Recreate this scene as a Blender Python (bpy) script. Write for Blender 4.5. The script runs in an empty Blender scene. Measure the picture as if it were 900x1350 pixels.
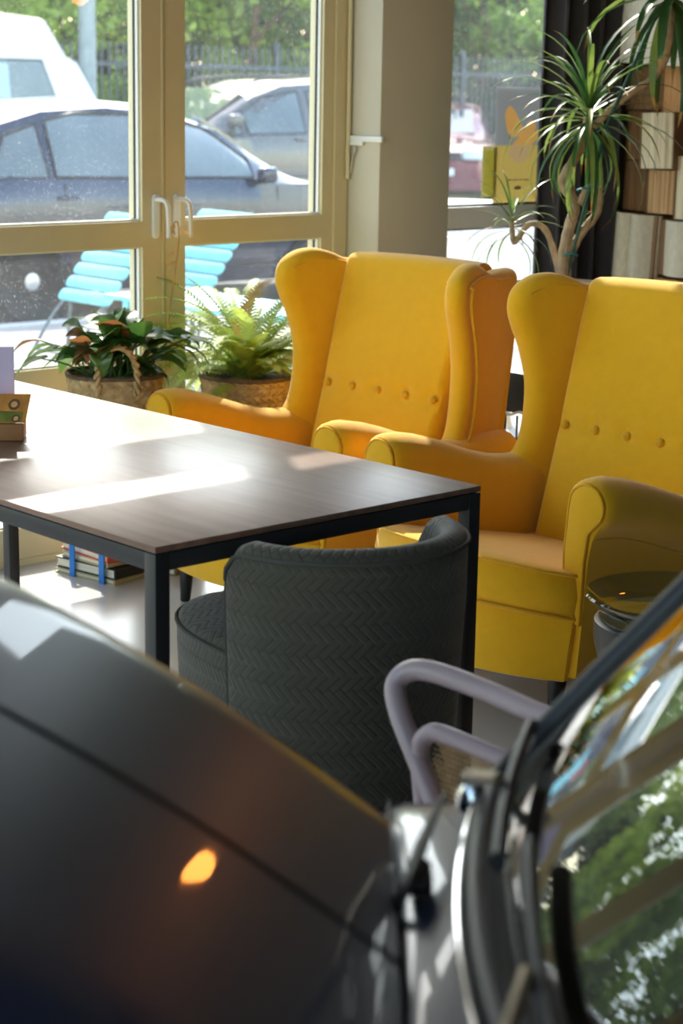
import bpy, bmesh, math, random
from mathutils import Vector, Matrix, noise
import numpy as np
R_ = random.Random(7)
sc = bpy.context.scene
C = sc.collection
pi = math.pi

# ------------------------------------------------------------------ camera, light, exposure
YAW, PITCH, ROLL, FPX = 0.7490319, 0.2258708, 0.0180465, 2385.85
fw = Vector((math.sin(YAW)*math.cos(PITCH), math.cos(YAW)*math.cos(PITCH), -math.sin(PITCH)))
r0 = Vector((math.cos(YAW), -math.sin(YAW), 0)); u0 = r0.cross(fw)
rr = r0*math.cos(ROLL) + u0*math.sin(ROLL); uu = -r0*math.sin(ROLL) + u0*math.cos(ROLL)
cd = bpy.data.cameras.new('camera'); cam = bpy.data.objects.new('camera', cd); C.objects.link(cam)
cam.matrix_world = Matrix(((rr.x, uu.x, -fw.x, 0), (rr.y, uu.y, -fw.y, 0), (rr.z, uu.z, -fw.z, 1.45), (0, 0, 0, 1)))
cd.sensor_fit = 'VERTICAL'; cd.sensor_height = 36; cd.lens = FPX/1350*36
cd.clip_start = .05; cd.clip_end = 300
cd.dof.use_dof = True; cd.dof.focus_distance = 4.0; cd.dof.aperture_fstop = 5.0
sc.camera = cam
sc.view_settings.view_transform = 'Standard'; sc.view_settings.look = 'None'
sc.view_settings.gamma = 1; sc.view_settings.use_curve_mapping = False
sc.view_settings.exposure = 0.64
SUN_D = Vector((-.62, -1, -1)).normalized()
w = bpy.data.worlds.new('sky'); sc.world = w; w.use_nodes = True
nt = w.node_tree; bg = nt.nodes['Background']
sk = nt.nodes.new('ShaderNodeTexSky'); sk.sky_type = 'NISHITA'; sk.sun_disc = False
sk.sun_elevation = math.asin(-SUN_D.z); sk.sun_rotation = math.atan2(-SUN_D.x, -SUN_D.y)
sk.dust_density = 1.0; sk.air_density = 1.0
hz_ = nt.nodes.new('ShaderNodeMixRGB'); hz_.blend_type = 'MULTIPLY'; hz_.inputs[0].default_value = 1; hz_.inputs[2].default_value = (1, .94, .83, 1)   # hazy summer air
nt.links.new(sk.outputs[0], hz_.inputs[1]); nt.links.new(hz_.outputs[0], bg.inputs[0]); bg.inputs[1].default_value = 0.62
sd = bpy.data.lights.new('sun', 'SUN'); so = bpy.data.objects.new('sun', sd); C.objects.link(so)
sd.energy = 5.5; sd.angle = .009; sd.color = (1, .94, .84)
so.rotation_euler = SUN_D.to_track_quat('-Z', 'Y').to_euler(); so.location = (8, 10, 12)
sc.cycles.transparent_max_bounces = 24
sc.cycles.max_bounces = 10; sc.cycles.diffuse_bounces = 5; sc.cycles.glossy_bounces = 5; sc.cycles.transmission_bounces = 8
sc.cycles.sample_clamp_indirect = 8

# ------------------------------------------------------------------ materials
MATS = {}
def mat(name, col, rough=.5, metal=0., var=0., vscale=8., bump=0., bscale=60., coat=0., sheen=0., spec=.5, trans=0., emit=None, col2=None, stretch=None, detail=4):
    if name in MATS: return MATS[name]
    m = bpy.data.materials.new(name); m.use_nodes = True; MATS[name] = m
    n = m.node_tree.nodes; l = m.node_tree.links; b = n['Principled BSDF']
    b.inputs['Base Color'].default_value = (*col, 1); b.inputs['Roughness'].default_value = rough
    b.inputs['Metallic'].default_value = metal; b.inputs['Coat Weight'].default_value = coat
    b.inputs['Coat Roughness'].default_value = .03
    b.inputs['Sheen Weight'].default_value = sheen; b.inputs['Specular IOR Level'].default_value = spec
    if emit: b.inputs['Emission Color'].default_value = (*emit[0], 1); b.inputs['Emission Strength'].default_value = emit[1]
    src = None
    if var or bump or col2:
        tc = n.new('ShaderNodeTexCoord'); src = tc.outputs['Object']
        if stretch:
            mp = n.new('ShaderNodeMapping'); mp.inputs['Scale'].default_value = stretch; l.new(src, mp.inputs[0]); src = mp.outputs[0]
    if var or col2:
        t = n.new('ShaderNodeTexNoise'); t.inputs['Scale'].default_value = vscale; t.inputs['Detail'].default_value = detail
        l.new(src, t.inputs['Vector']); cr = n.new('ShaderNodeValToRGB')
        a = col if col2 else tuple(c*(1-var) for c in col); bb = col2 if col2 else tuple(min(1, c*(1+var)) for c in col)
        cr.color_ramp.elements[0].position = .32; cr.color_ramp.elements[1].position = .68
        cr.color_ramp.elements[0].color = (*a, 1); cr.color_ramp.elements[1].color = (*bb, 1)
        l.new(t.outputs[0], cr.inputs[0]); l.new(cr.outputs[0], b.inputs['Base Color'])
    if bump:
        t2 = n.new('ShaderNodeTexNoise'); t2.inputs['Scale'].default_value = bscale; t2.inputs['Detail'].default_value = 3
        l.new(src, t2.inputs['Vector']); bp = n.new('ShaderNodeBump'); bp.inputs['Strength'].default_value = bump; bp.inputs['Distance'].default_value = .004
        l.new(t2.outputs[0], bp.inputs['Height']); l.new(bp.outputs[0], b.inputs['Normal'])
    if trans:
        tr = n.new('ShaderNodeBsdfTranslucent'); mx = n.new('ShaderNodeMixShader'); mx.inputs[0].default_value = trans
        bc = b.inputs['Base Color']
        if bc.is_linked: l.new(bc.links[0].from_socket, tr.inputs[0])
        else: tr.inputs[0].default_value = (*[min(1, c*1.25) for c in col], 1)
        l.new(b.outputs[0], mx.inputs[1]); l.new(tr.outputs[0], mx.inputs[2]); l.new(mx.outputs[0], n['Material Output'].inputs[0])
    return m

def glass_mat(name, tint=(1, 1, 1), dust=0.05, refl=1.0, ior=1.5, rough=0., speck=True):
    m = bpy.data.materials.new(name); m.use_nodes = True; n = m.node_tree.nodes; l = m.node_tree.links
    n.remove(n['Principled BSDF'])
    t = n.new('ShaderNodeBsdfTransparent'); t.inputs[0].default_value = (*tint, 1)
    g = n.new('ShaderNodeBsdfGlossy'); g.inputs['Roughness'].default_value = rough
    fr = n.new('ShaderNodeFresnel'); fr.inputs[0].default_value = ior
    mu = n.new('ShaderNodeMath'); mu.operation = 'MULTIPLY'; mu.inputs[1].default_value = refl; ge = n.new('ShaderNodeNewGeometry'); bf = n.new('ShaderNodeMath'); bf.operation = 'SUBTRACT'; bf.inputs[0].default_value = 1; l.new(ge.outputs['Backfacing'], bf.inputs[1])
    mb = n.new('ShaderNodeMath'); mb.operation = 'MULTIPLY'; l.new(fr.outputs[0], mb.inputs[0]); l.new(bf.outputs[0], mb.inputs[1]); l.new(mb.outputs[0], mu.inputs[0])
    m1 = n.new('ShaderNodeMixShader'); l.new(mu.outputs[0], m1.inputs[0]); l.new(t.outputs[0], m1.inputs[1]); l.new(g.outputs[0], m1.inputs[2])
    out = m1.outputs[0]
    if dust:
        tc = n.new('ShaderNodeTexCoord')
        a = n.new('ShaderNodeTexNoise'); a.inputs['Scale'].default_value = 3.5; a.inputs['Detail'].default_value = 5; l.new(tc.outputs['Object'], a.inputs['Vector'])
        mp = n.new('ShaderNodeMapping'); mp.inputs['Scale'].default_value = (1, 1, .55); l.new(tc.outputs['Object'], mp.inputs[0])
        v = n.new('ShaderNodeTexVoronoi'); v.inputs['Scale'].default_value = 130; l.new(mp.outputs[0], v.inputs['Vector'])
        lt = n.new('ShaderNodeMapRange'); lt.inputs[1].default_value = .08; lt.inputs[2].default_value = .28; lt.inputs[3].default_value = 3.2; lt.inputs[4].default_value = .0
        l.new(v.outputs['Distance'], lt.inputs[0])
        vc = n.new('ShaderNodeMath'); vc.operation = 'GREATER_THAN'; vc.inputs[1].default_value = .6; l.new(v.outputs['Color'], vc.inputs[0])
        vm = n.new('ShaderNodeMath'); vm.operation = 'MULTIPLY'; l.new(lt.outputs[0], vm.inputs[0]); l.new(vc.outputs[0], vm.inputs[1])
        ad = n.new('ShaderNodeMath'); ad.operation = 'ADD'; ad.inputs[1].default_value = .55
        if speck: l.new(vm.outputs[0], ad.inputs[0])
        m2 = n.new('ShaderNodeMath'); m2.operation = 'MULTIPLY'; l.new(ad.outputs[0], m2.inputs[0]); l.new(a.outputs[0], m2.inputs[1])
        m3 = n.new('ShaderNodeMath'); m3.operation = 'MULTIPLY'; m3.inputs[1].default_value = dust*2; m3.use_clamp = True; l.new(m2.outputs[0], m3.inputs[0])
        d = n.new('ShaderNodeBsdfTranslucent'); d.inputs[0].default_value = (.9, .92, .95, 1)
        mx = n.new('ShaderNodeMixShader'); l.new(m3.outputs[0], mx.inputs[0]); l.new(out, mx.inputs[1]); l.new(d.outputs[0], mx.inputs[2]); out = mx.outputs[0]
    l.new(out, n['Material Output'].inputs[0]); MATS[name] = m
    return m

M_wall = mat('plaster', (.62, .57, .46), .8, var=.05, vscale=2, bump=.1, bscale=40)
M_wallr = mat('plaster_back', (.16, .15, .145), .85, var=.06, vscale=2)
M_ceil = mat('ceiling_paint', (.46, .45, .44), .9, var=.03, vscale=2)
M_floor = mat('epoxy_floor', (.50, .50, .49), .22, var=.06, vscale=1.7, bump=.03, bscale=15, spec=.5)
M_frame = mat('cream_frame', (.70, .61, .38), .38, var=.03, vscale=5)
M_bead = mat('white_bead', (.85, .85, .8), .4, var=.02)
M_gasket = mat('black_rubber', (.015, .016, .018), .45, var=.1)
M_glass = glass_mat('dusty_pane', (.97, .99, .98), .026)
M_white = mat('white_plastic', (.85, .84, .80), .3, var=.02)
M_yel = mat('yellow_fabric', (.84, .44, .006), .85, var=.025, vscale=30, bump=.25, bscale=420, sheen=.35, spec=.2)
M_yelp = mat('yellow_piping', (.74, .38, .005), .85, var=.05, vscale=30, bump=.2, bscale=400, sheen=.3, spec=.2)
M_leg = mat('dark_stained_leg', (.012, .009, .008), .4, var=.3, vscale=20)
M_steel = mat('black_powdercoat', (.022, .023, .026), .42, var=.1, vscale=30, bump=.05, bscale=200)
M_leafd = mat('dark_leaf', (.05, .13, .025), .26, col2=(.12, .22, .04), vscale=7, trans=.3)
M_leafb = mat('brown_leaf', (.28, .12, .04), .5, var=.4, vscale=12, trans=.3)
M_stem = mat('green_stem', (.10, .22, .05), .5, var=.3)
M_fern = mat('fern_green', (.44, .56, .12), .5, var=.35, vscale=14, trans=.5)
M_fernb = mat('fern_brown', (.55, .33, .12), .6, var=.3, vscale=14, trans=.5)
M_soil = mat('soil', (.03, .02, .014), .95, var=.4, vscale=60, bump=.5)
M_wick = mat('seagrass', (.64, .45, .21), .7, col2=(.38, .24, .10), vscale=45, bump=.3, bscale=150)
M_wickd = mat('seagrass_dark', (.12, .07, .035), .7, var=.4, vscale=60)
M_strap = mat('dracaena_leaf', (.10, .20, .045), .38, col2=(.30, .38, .08), vscale=7, trans=.35)
M_strapt = mat('dracaena_leaf_dark', (.04, .12, .03), .3, var=.3, vscale=7, trans=.25)
M_bark = mat('pale_bark', (.46, .34, .21), .7, var=.25, vscale=30, bump=.4, bscale=90)
M_stake = mat('green_stake', (.02, .10, .07), .4, var=.2)
M_tie = mat('teal_tie', (.02, .28, .30), .5, var=.1)
M_curt = mat('charcoal_drape', (.030, .026, .030), .9, var=.15, vscale=40, sheen=.3, bump=.1, bscale=300)
M_lilac = mat('lilac_lacquer', (.40, .31, .33), .3, var=.04, vscale=10)
M_cane = mat('natural_cane', (.62, .43, .22), .55, var=.2, vscale=60)
M_turq = mat('turquoise_paint', (.22, .68, .78), .45, var=.08, vscale=12, bump=.1)
M_iron = mat('grey_green_iron', (.12, .16, .17), .45, metal=.2, var=.2, vscale=30)
M_pave = mat('pavement', (.30, .275, .26), .9, var=.14, vscale=1.3, bump=.3, bscale=25, detail=8)
M_road = mat('asphalt', (.23, .23, .24), .9, var=.15, vscale=2, bump=.3, bscale=40, detail=8)
M_tire = mat('tyre', (.02, .02, .022), .8, var=.2)
M_hub = mat('alloy', (.62, .63, .64), .3, metal=.6, var=.1)
M_carglass = glass_mat('car_window', (.60, .66, .66), 0, 1.6)
M_dark = mat('dark_interior', (.015, .015, .017), .7, var=.2)
M_chrome = mat('chrome', (.75, .75, .75), .12, metal=1, var=.03)
M_lampg = mat('headlamp', (.8, .82, .85), .08, var=.05, coat=1)

# ------------------------------------------------------------------ mesh helpers
def auto_smooth(bm, ang=.65):
    bmesh.ops.recalc_face_normals(bm, faces=bm.faces)
    bm.normal_update()
    for f in bm.faces: f.smooth = True
    for e in bm.edges:
        if len(e.link_faces) == 2:
            try: e.smooth = e.calc_face_angle(0) < ang
            except Exception: pass
def obj(name, bm, m, parent=None, smooth=True, ang=.65, **props):
    if isinstance(bm, bpy.types.Mesh): me = bm
    else:
        if smooth: auto_smooth(bm, ang)
        me = bpy.data.meshes.new(name); bm.to_mesh(me); bm.free()
        for mm in (m if isinstance(m, (list, tuple)) else [m]): me.materials.append(mm)
    o = bpy.data.objects.new(name, me); C.objects.link(o)
    if parent is not None: o.parent = parent
    for k, v in props.items(): o[k] = v
    return o
def thing(name, label, cat, loc=(0, 0, 0), rz=0., group=None):
    o = bpy.data.objects.new(name, None); C.objects.link(o); o.location = loc; o.rotation_euler = (0, 0, rz)
    o.empty_display_size = .1; o['label'] = label; o['category'] = cat
    if group: o['group'] = group
    return o
def tag(o, label, cat, group=None):
    o['label'] = label; o['category'] = cat
    if group: o['group'] = group
    return o
def struct(o): o['kind'] = 'structure'; return o
def empty_struct(name, loc=(0, 0, 0)):
    o = bpy.data.objects.new(name, None); C.objects.link(o); o.location = loc; o['kind'] = 'structure'; return o
def dup(root, loc, rz, label=None, name=None, group=None):
    r = root.copy(); C.objects.link(r); r.location = loc; r.rotation_euler = (0, 0, rz)
    if label: r['label'] = label
    if group: r['group'] = group
    for ch in list(root.children):
        c = ch.copy(); C.objects.link(c); c.parent = r
        for g in list(ch.children):
            d = g.copy(); C.objects.link(d); d.parent = c
    return r
def add_box(bm, x0, x1, y0, y1, z0, z1, bev=0., seg=2):
    v = [bm.verts.new((x, y, z)) for x in (x0, x1) for y in (y0, y1) for z in (z0, z1)]
    fs = [(0, 1, 3, 2), (4, 6, 7, 5), (0, 4, 5, 1), (2, 3, 7, 6), (0, 2, 6, 4), (1, 5, 7, 3)]
    ff = [bm.faces.new([v[i] for i in f]) for f in fs]
    if bev:
        es = list({e for f in ff for e in f.edges})
        bmesh.ops.bevel(bm, geom=es, offset=bev, segments=seg, affect='EDGES', profile=.5)
    return bm
def box(x0, x1, y0, y1, z0, z1, bev=0., seg=2):
    return add_box(bmesh.new(), x0, x1, y0, y1, z0, z1, bev, seg)
def catmull(P, n=6, closed=False):
    P = [Vector(p) for p in P]; out = []
    m = len(P); rng = range(m if closed else m-1)
    for i in rng:
        p1, p2 = P[i], P[(i+1) % m]
        p0 = P[(i-1) % m] if closed or i > 0 else p1*2-p2
        p3 = P[(i+2) % m] if closed or i+2 < m else p2*2-p1
        for k in range(n):
            t = k/n
            out.append(.5*((2*p1)+(-p0+p2)*t+(2*p0-5*p1+4*p2-p3)*t*t+(-p0+3*p1-3*p2+p3)*t**3))
    if not closed: out.append(P[-1])
    return out
def add_loft(bm, rings, cap=True, closed=False, uv=None):
    rv = [[bm.verts.new(p) for p in r] for r in rings]; n = len(rv[0])
    seq = range(len(rv) if closed else len(rv)-1)
    for i in seq:
        a, b = rv[i], rv[(i+1) % len(rv)]
        for k in range(n):
            try: bm.faces.new((a[k], a[(k+1) % n], b[(k+1) % n], b[k]))
            except ValueError: pass
    if cap and not closed:
        bm.faces.new(list(reversed(rv[0]))); bm.faces.new(rv[-1])
    return bm
def add_tube(bm, path, rad, n=8, closed=False, cap=True, flat=1.):
    P = [Vector(p) for p in path]; m = len(P)
    rads = rad if isinstance(rad, (list, tuple)) else [rad]*m
    T = []
    for i in range(m):
        a = P[(i-1) % m] if closed or i > 0 else P[i]; b = P[(i+1) % m] if closed or i < m-1 else P[i]
        T.append((b-a).normalized())
    ref = Vector((0, 0, 1)) if abs(T[0].z) < .9 else Vector((1, 0, 0))
    nrm = (ref - T[0]*ref.dot(T[0])).normalized(); rings = []
    for i in range(m):
        nrm = (nrm - T[i]*nrm.dot(T[i])).normalized(); bi = T[i].cross(nrm)
        rings.append([P[i] + (nrm*math.cos(2*pi*k/n)*flat + bi*math.sin(2*pi*k/n))*rads[i] for k in range(n)])
    return add_loft(bm, rings, cap, closed)
def tube(path, rad, n=8, closed=False, cap=True, flat=1.): return add_tube(bmesh.new(), path, rad, n, closed, cap, flat)
def add_lathe(bm, prof, n=24, c=(0, 0, 0)):
    rings = [[Vector((c[0]+r*math.cos(2*pi*k/n), c[1]+r*math.sin(2*pi*k/n), c[2]+z)) for k in range(n)] for r, z in prof]
    return add_loft(bm, rings, True)
def lathe(prof, n=24, c=(0, 0, 0)): return add_lathe(bmesh.new(), prof, n, c)
def plate(xs, zs, holes, y0, y1):
    """one welded slab in the xz plane with rectangular holes (cell indices)"""
    bm = bmesh.new(); V = {}
    def vv(i, j, y):
        if (i, j, y) not in V: V[i, j, y] = bm.verts.new((xs[i], y, zs[j]))
        return V[i, j, y]
    full = {(i, j) for i in range(len(xs)-1) for j in range(len(zs)-1)} - set(holes)
    for i, j in full:
        bm.faces.new((vv(i, j, y0), vv(i+1, j, y0), vv(i+1, j+1, y0), vv(i, j+1, y0)))
        bm.faces.new((vv(i, j, y1), vv(i, j+1, y1), vv(i+1, j+1, y1), vv(i+1, j, y1)))
        for di, dj, a, b in ((-1, 0, (i, j+1), (i, j)), (1, 0, (i+1, j), (i+1, j+1)), (0, -1, (i, j), (i+1, j)), (0, 1, (i+1, j+1), (i, j+1))):
            if (i+di, j+dj) not in full:
                bm.faces.new((vv(*a, y0), vv(*a, y1), vv(*b, y1), vv(*b, y0)))
    bmesh.ops.recalc_face_normals(bm, faces=bm.faces)
    return bm
def add_pillow(bm, outline, t, r, seg=4, fn=None):
    """outline: closed 2D polygon (ccw); slab of thickness t with edges rounded by r; fn(a,b,c) maps to 3D"""
    P = [Vector((p[0], p[1])) for p in outline]; m = len(P); N = []
    area = sum(P[i].x*P[(i+1) % m].y - P[(i+1) % m].x*P[i].y for i in range(m))
    if area < 0: P.reverse()
    for i in range(m):
        d1 = (P[i]-P[i-1]).normalized(); d2 = (P[(i+1) % m]-P[i]).normalized(); d = (d1+d2)
        d = d.normalized() if d.length > 1e-6 else d1
        N.append(Vector((-d.y, d.x)))
    prof = []
    for k in range(seg+1):
        a = pi/2*k/seg; prof.append((r*(1-math.sin(a)), -t/2+r*(1-math.cos(a))))
    prof += [(d, -c) for d, c in reversed(prof)]
    fn = fn or (lambda a, b, c: (a, b, c))
    rings = [[Vector(fn(P[i].x+N[i].x*d, P[i].y+N[i].y*d, c)) for i in range(m)] for d, c in prof]
    return add_loft(bm, rings, True)
def pillow(*a, **k): return add_pillow(bmesh.new(), *a, **k)
def circ(cx, cy, r, n=16, a0=0, a1=2*pi): return [(cx+r*math.cos(a0+(a1-a0)*k/n), cy+r*math.sin(a0+(a1-a0)*k/n)) for k in range(n)]
def rrect(x0, x1, y0, y1, r, n=5):
    out = []
    for cx, cy, a in ((x1-r, y0+r, -pi/2), (x1-r, y1-r, 0), (x0+r, y1-r, pi/2), (x0+r, y0+r, pi)):
        out += [(cx+r*math.cos(a+pi/2*k/n), cy+r*math.sin(a+pi/2*k/n)) for k in range(n+1)]
    return out
def smooth2(P, n=5): return [(p.x, p.y) for p in catmull([(a, b, 0) for a, b in P], n, True)]

# ------------------------------------------------------------------ the room and the ground outside
WY = 4.70
struct(obj('floor', box(-2.1, 5.9, -3.1, 4.95, -.12, 0), M_floor))
struct(obj('ceiling', box(-2.1, 5.9, -3.1, 4.95, 3.4, 3.5), M_ceil))
XS = [-2.1, -.98, .70, .82, 2.62, 2.785, 4.36, 4.70, 5.60, 5.9]
struct(obj('wall_window', plate(XS, [0, 3.2, 3.4], [(1, 0), (3, 0), (5, 0), (7, 0)], 4.70, 4.80), M_wall))
struct(obj('wall_pier', box(4.365, 4.712, 4.535, 4.70, 0, 3.4, .006), M_wall))
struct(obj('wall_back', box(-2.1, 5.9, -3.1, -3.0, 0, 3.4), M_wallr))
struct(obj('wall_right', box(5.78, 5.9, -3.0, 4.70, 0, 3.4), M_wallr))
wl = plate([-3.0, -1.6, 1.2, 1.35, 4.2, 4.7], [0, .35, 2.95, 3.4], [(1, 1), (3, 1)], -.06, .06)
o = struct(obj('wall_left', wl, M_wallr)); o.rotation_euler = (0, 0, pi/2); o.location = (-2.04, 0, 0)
def fixed_window(name, x0, x1, z0, z1, rot=0., loc=(0, 0, 0), n=2):
    r = empty_struct(name, loc); r.rotation_euler = (0, 0, rot)
    xs = [x0]; step = (x1-x0)/n; hol = []
    for i in range(n): xs += [x0+step*i+.06, x0+step*(i+1)-.06]
    xs.append(x1)
    obj('window_frame', plate(xs, [z0, z0+.06, z1-.06, z1], [(1+2*i, 1) for i in range(n)], -.03, .03), M_frame, r)
    for i in range(n): obj('glass_pane', box(xs[1+2*i]-.01, xs[2+2*i]+.01, -.004, .004, z0+.05, z1-.05), M_glass, r)
fixed_window('fill_window_2', -1.6, 1.2, .35, 2.95, pi/2, (-2.04, 0, 0))  # unseen side window, added so that daylight fills the room
fixed_window('fill_window_3', 1.35, 4.2, .35, 2.95, pi/2, (-2.04, 0, 0))  # second unseen window, added for the same daylight fill

ZL = [.02, .12, .53, .61, .97, 1.05, 2.50, 2.565]
def door_pair(name, x0, x1, mid, handles=True):
    d = empty_struct(name)
    fx = [x0-.015, x0+.045, mid-.055, mid+.02, x1-.045, x1+.015]
    obj('door_frame', plate(fx, [0, .02, 2.57, 2.74, 2.93, 3.205], [(1, 1), (2, 1), (3, 1), (1, 3), (3, 3)], WY-.01, WY+.075), M_frame, d)
    for a, b in ((fx[1], fx[2]), (fx[3], fx[4])): obj('transom_pane', box(a-.01, b+.01, WY+.036, WY+.044, 2.73, 2.94), M_glass, d)
    for s in (0, 1):
        lx0, lx1 = (x0+.04, mid-.001) if s == 0 else (mid+.001, x1-.04)
        gx0, gx1 = (x0+.095, mid-.089) if s == 0 else (mid+.083, x1-.095)
        lf = obj('door_leaf', plate([lx0, gx0, gx1, lx1], ZL, [(1, 1), (1, 3), (1, 5)], WY, WY+.07), M_frame, d)
        if s: obj('cover_strip', box(mid-.012, mid-.003, WY-.004, WY+.0, .03, 2.56, .001), M_frame, lf)
        for za, zb in ((.12, .53), (.61, .97), (1.05, 2.50)):
            obj('glass_pane', box(gx0-.004, gx1+.004, WY+.036, WY+.044, za-.004, zb+.004), M_glass, lf)
            obj('gasket', plate([gx0-.001, gx0+.008, gx1-.008, gx1+.001], [za-.001, za+.008, zb-.008, zb+.001], [(1, 1)], WY+.026, WY+.035), M_gasket, lf)
            obj('glazing_bead', plate([gx0-.001, gx0+.006, gx1-.006, gx1+.001], [za-.001, za+.007, zb-.006, zb+.001], [(1, 1)], WY+.012, WY+.0255), M_bead, lf)
        if handles:
            hx = mid-.040 if s == 0 else mid+.044
            obj('handle_plate', pillow(rrect(hx-.014, hx+.014, .995, 1.135, .012), .012, .004, 3, lambda a, b, c: (a, WY-.006+c, b)), M_white, lf)
            sg = .012 if s == 0 else .016
            obj('door_handle', tube(catmull([(hx, WY-.012, 1.118), (hx, WY-.045, 1.118), (hx+sg*.6, WY-.058, 1.105), (hx+sg*.9, WY-.06, 1.06), (hx+sg, WY-.058, 1.0)], 5), .010, 10, flat=.8), M_white, lf)
    return d
door_pair('door_1', 2.80, 4.345, 3.572)
door_pair('door_2', .835, 2.605, 1.72)
door_pair('door_3', -.965, .685, -.14, False)
# right window beside the curtain
wn = empty_struct('window_1')
obj('window_frame', plate([4.70, 4.76, 5.455, 5.60], [0, .10, .975, 1.055, 2.9, 3.205], [(1, 1), (1, 3)], WY, WY+.07), M_bead, wn)
for za, zb in ((.10, .975), (1.055, 2.9)):
    obj('glass_pane', box(4.755, 5.46, WY+.036, WY+.044, za-.004, zb+.004), M_glass, wn)
    obj('gasket', plate([4.759, 4.768, 5.447, 5.456], [za-.001, za+.008, zb-.008, zb+.001], [(1, 1)], WY+.026, WY+.035), M_gasket, wn)
# fanlight opener: rod and lever beside the pier
t = thing('window_opener', 'cream vertical rod with white horizontal lever beside the pillar', 'window opener', (4.352, 4.68, 0))
obj('rod', tube([(0, 0, 1.17), (0, 0, 2.9)], .008, 10), M_frame, t)
obj('lever', box(.0, .013, -.165, .0, 1.298, 1.318, .003), M_white, t)
obj('lever', box(.0, .012, -.07, .0, 1.285, 1.3, .003), M_white, t)
obj('hinge_link', tube(catmull([(.006, -.02, 1.29), (.006, -.035, 1.27), (.006, -.02, 1.245), (.006, -.008, 1.19)], 4), .004, 6), M_hub, t)
# ground outside
struct(obj('pavement', box(-30, 60, 4.95, 9.75, -.3, -.01), M_pave))
struct(obj('trim_1', box(-30, 60, 9.75, 9.9, -.3, 0, .01), mat('kerb_stone', (.5, .49, .47), .85, var=.1)))
struct(obj('road', box(-30, 60, 9.9, 19.6, -.4, -.13), M_road))
struct(obj('verge', box(-30, 60, 19.6, 60, -.4, -.02), mat('verge_earth', (.16, .17, .08), .95, var=.4, vscale=1.5)))

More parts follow.
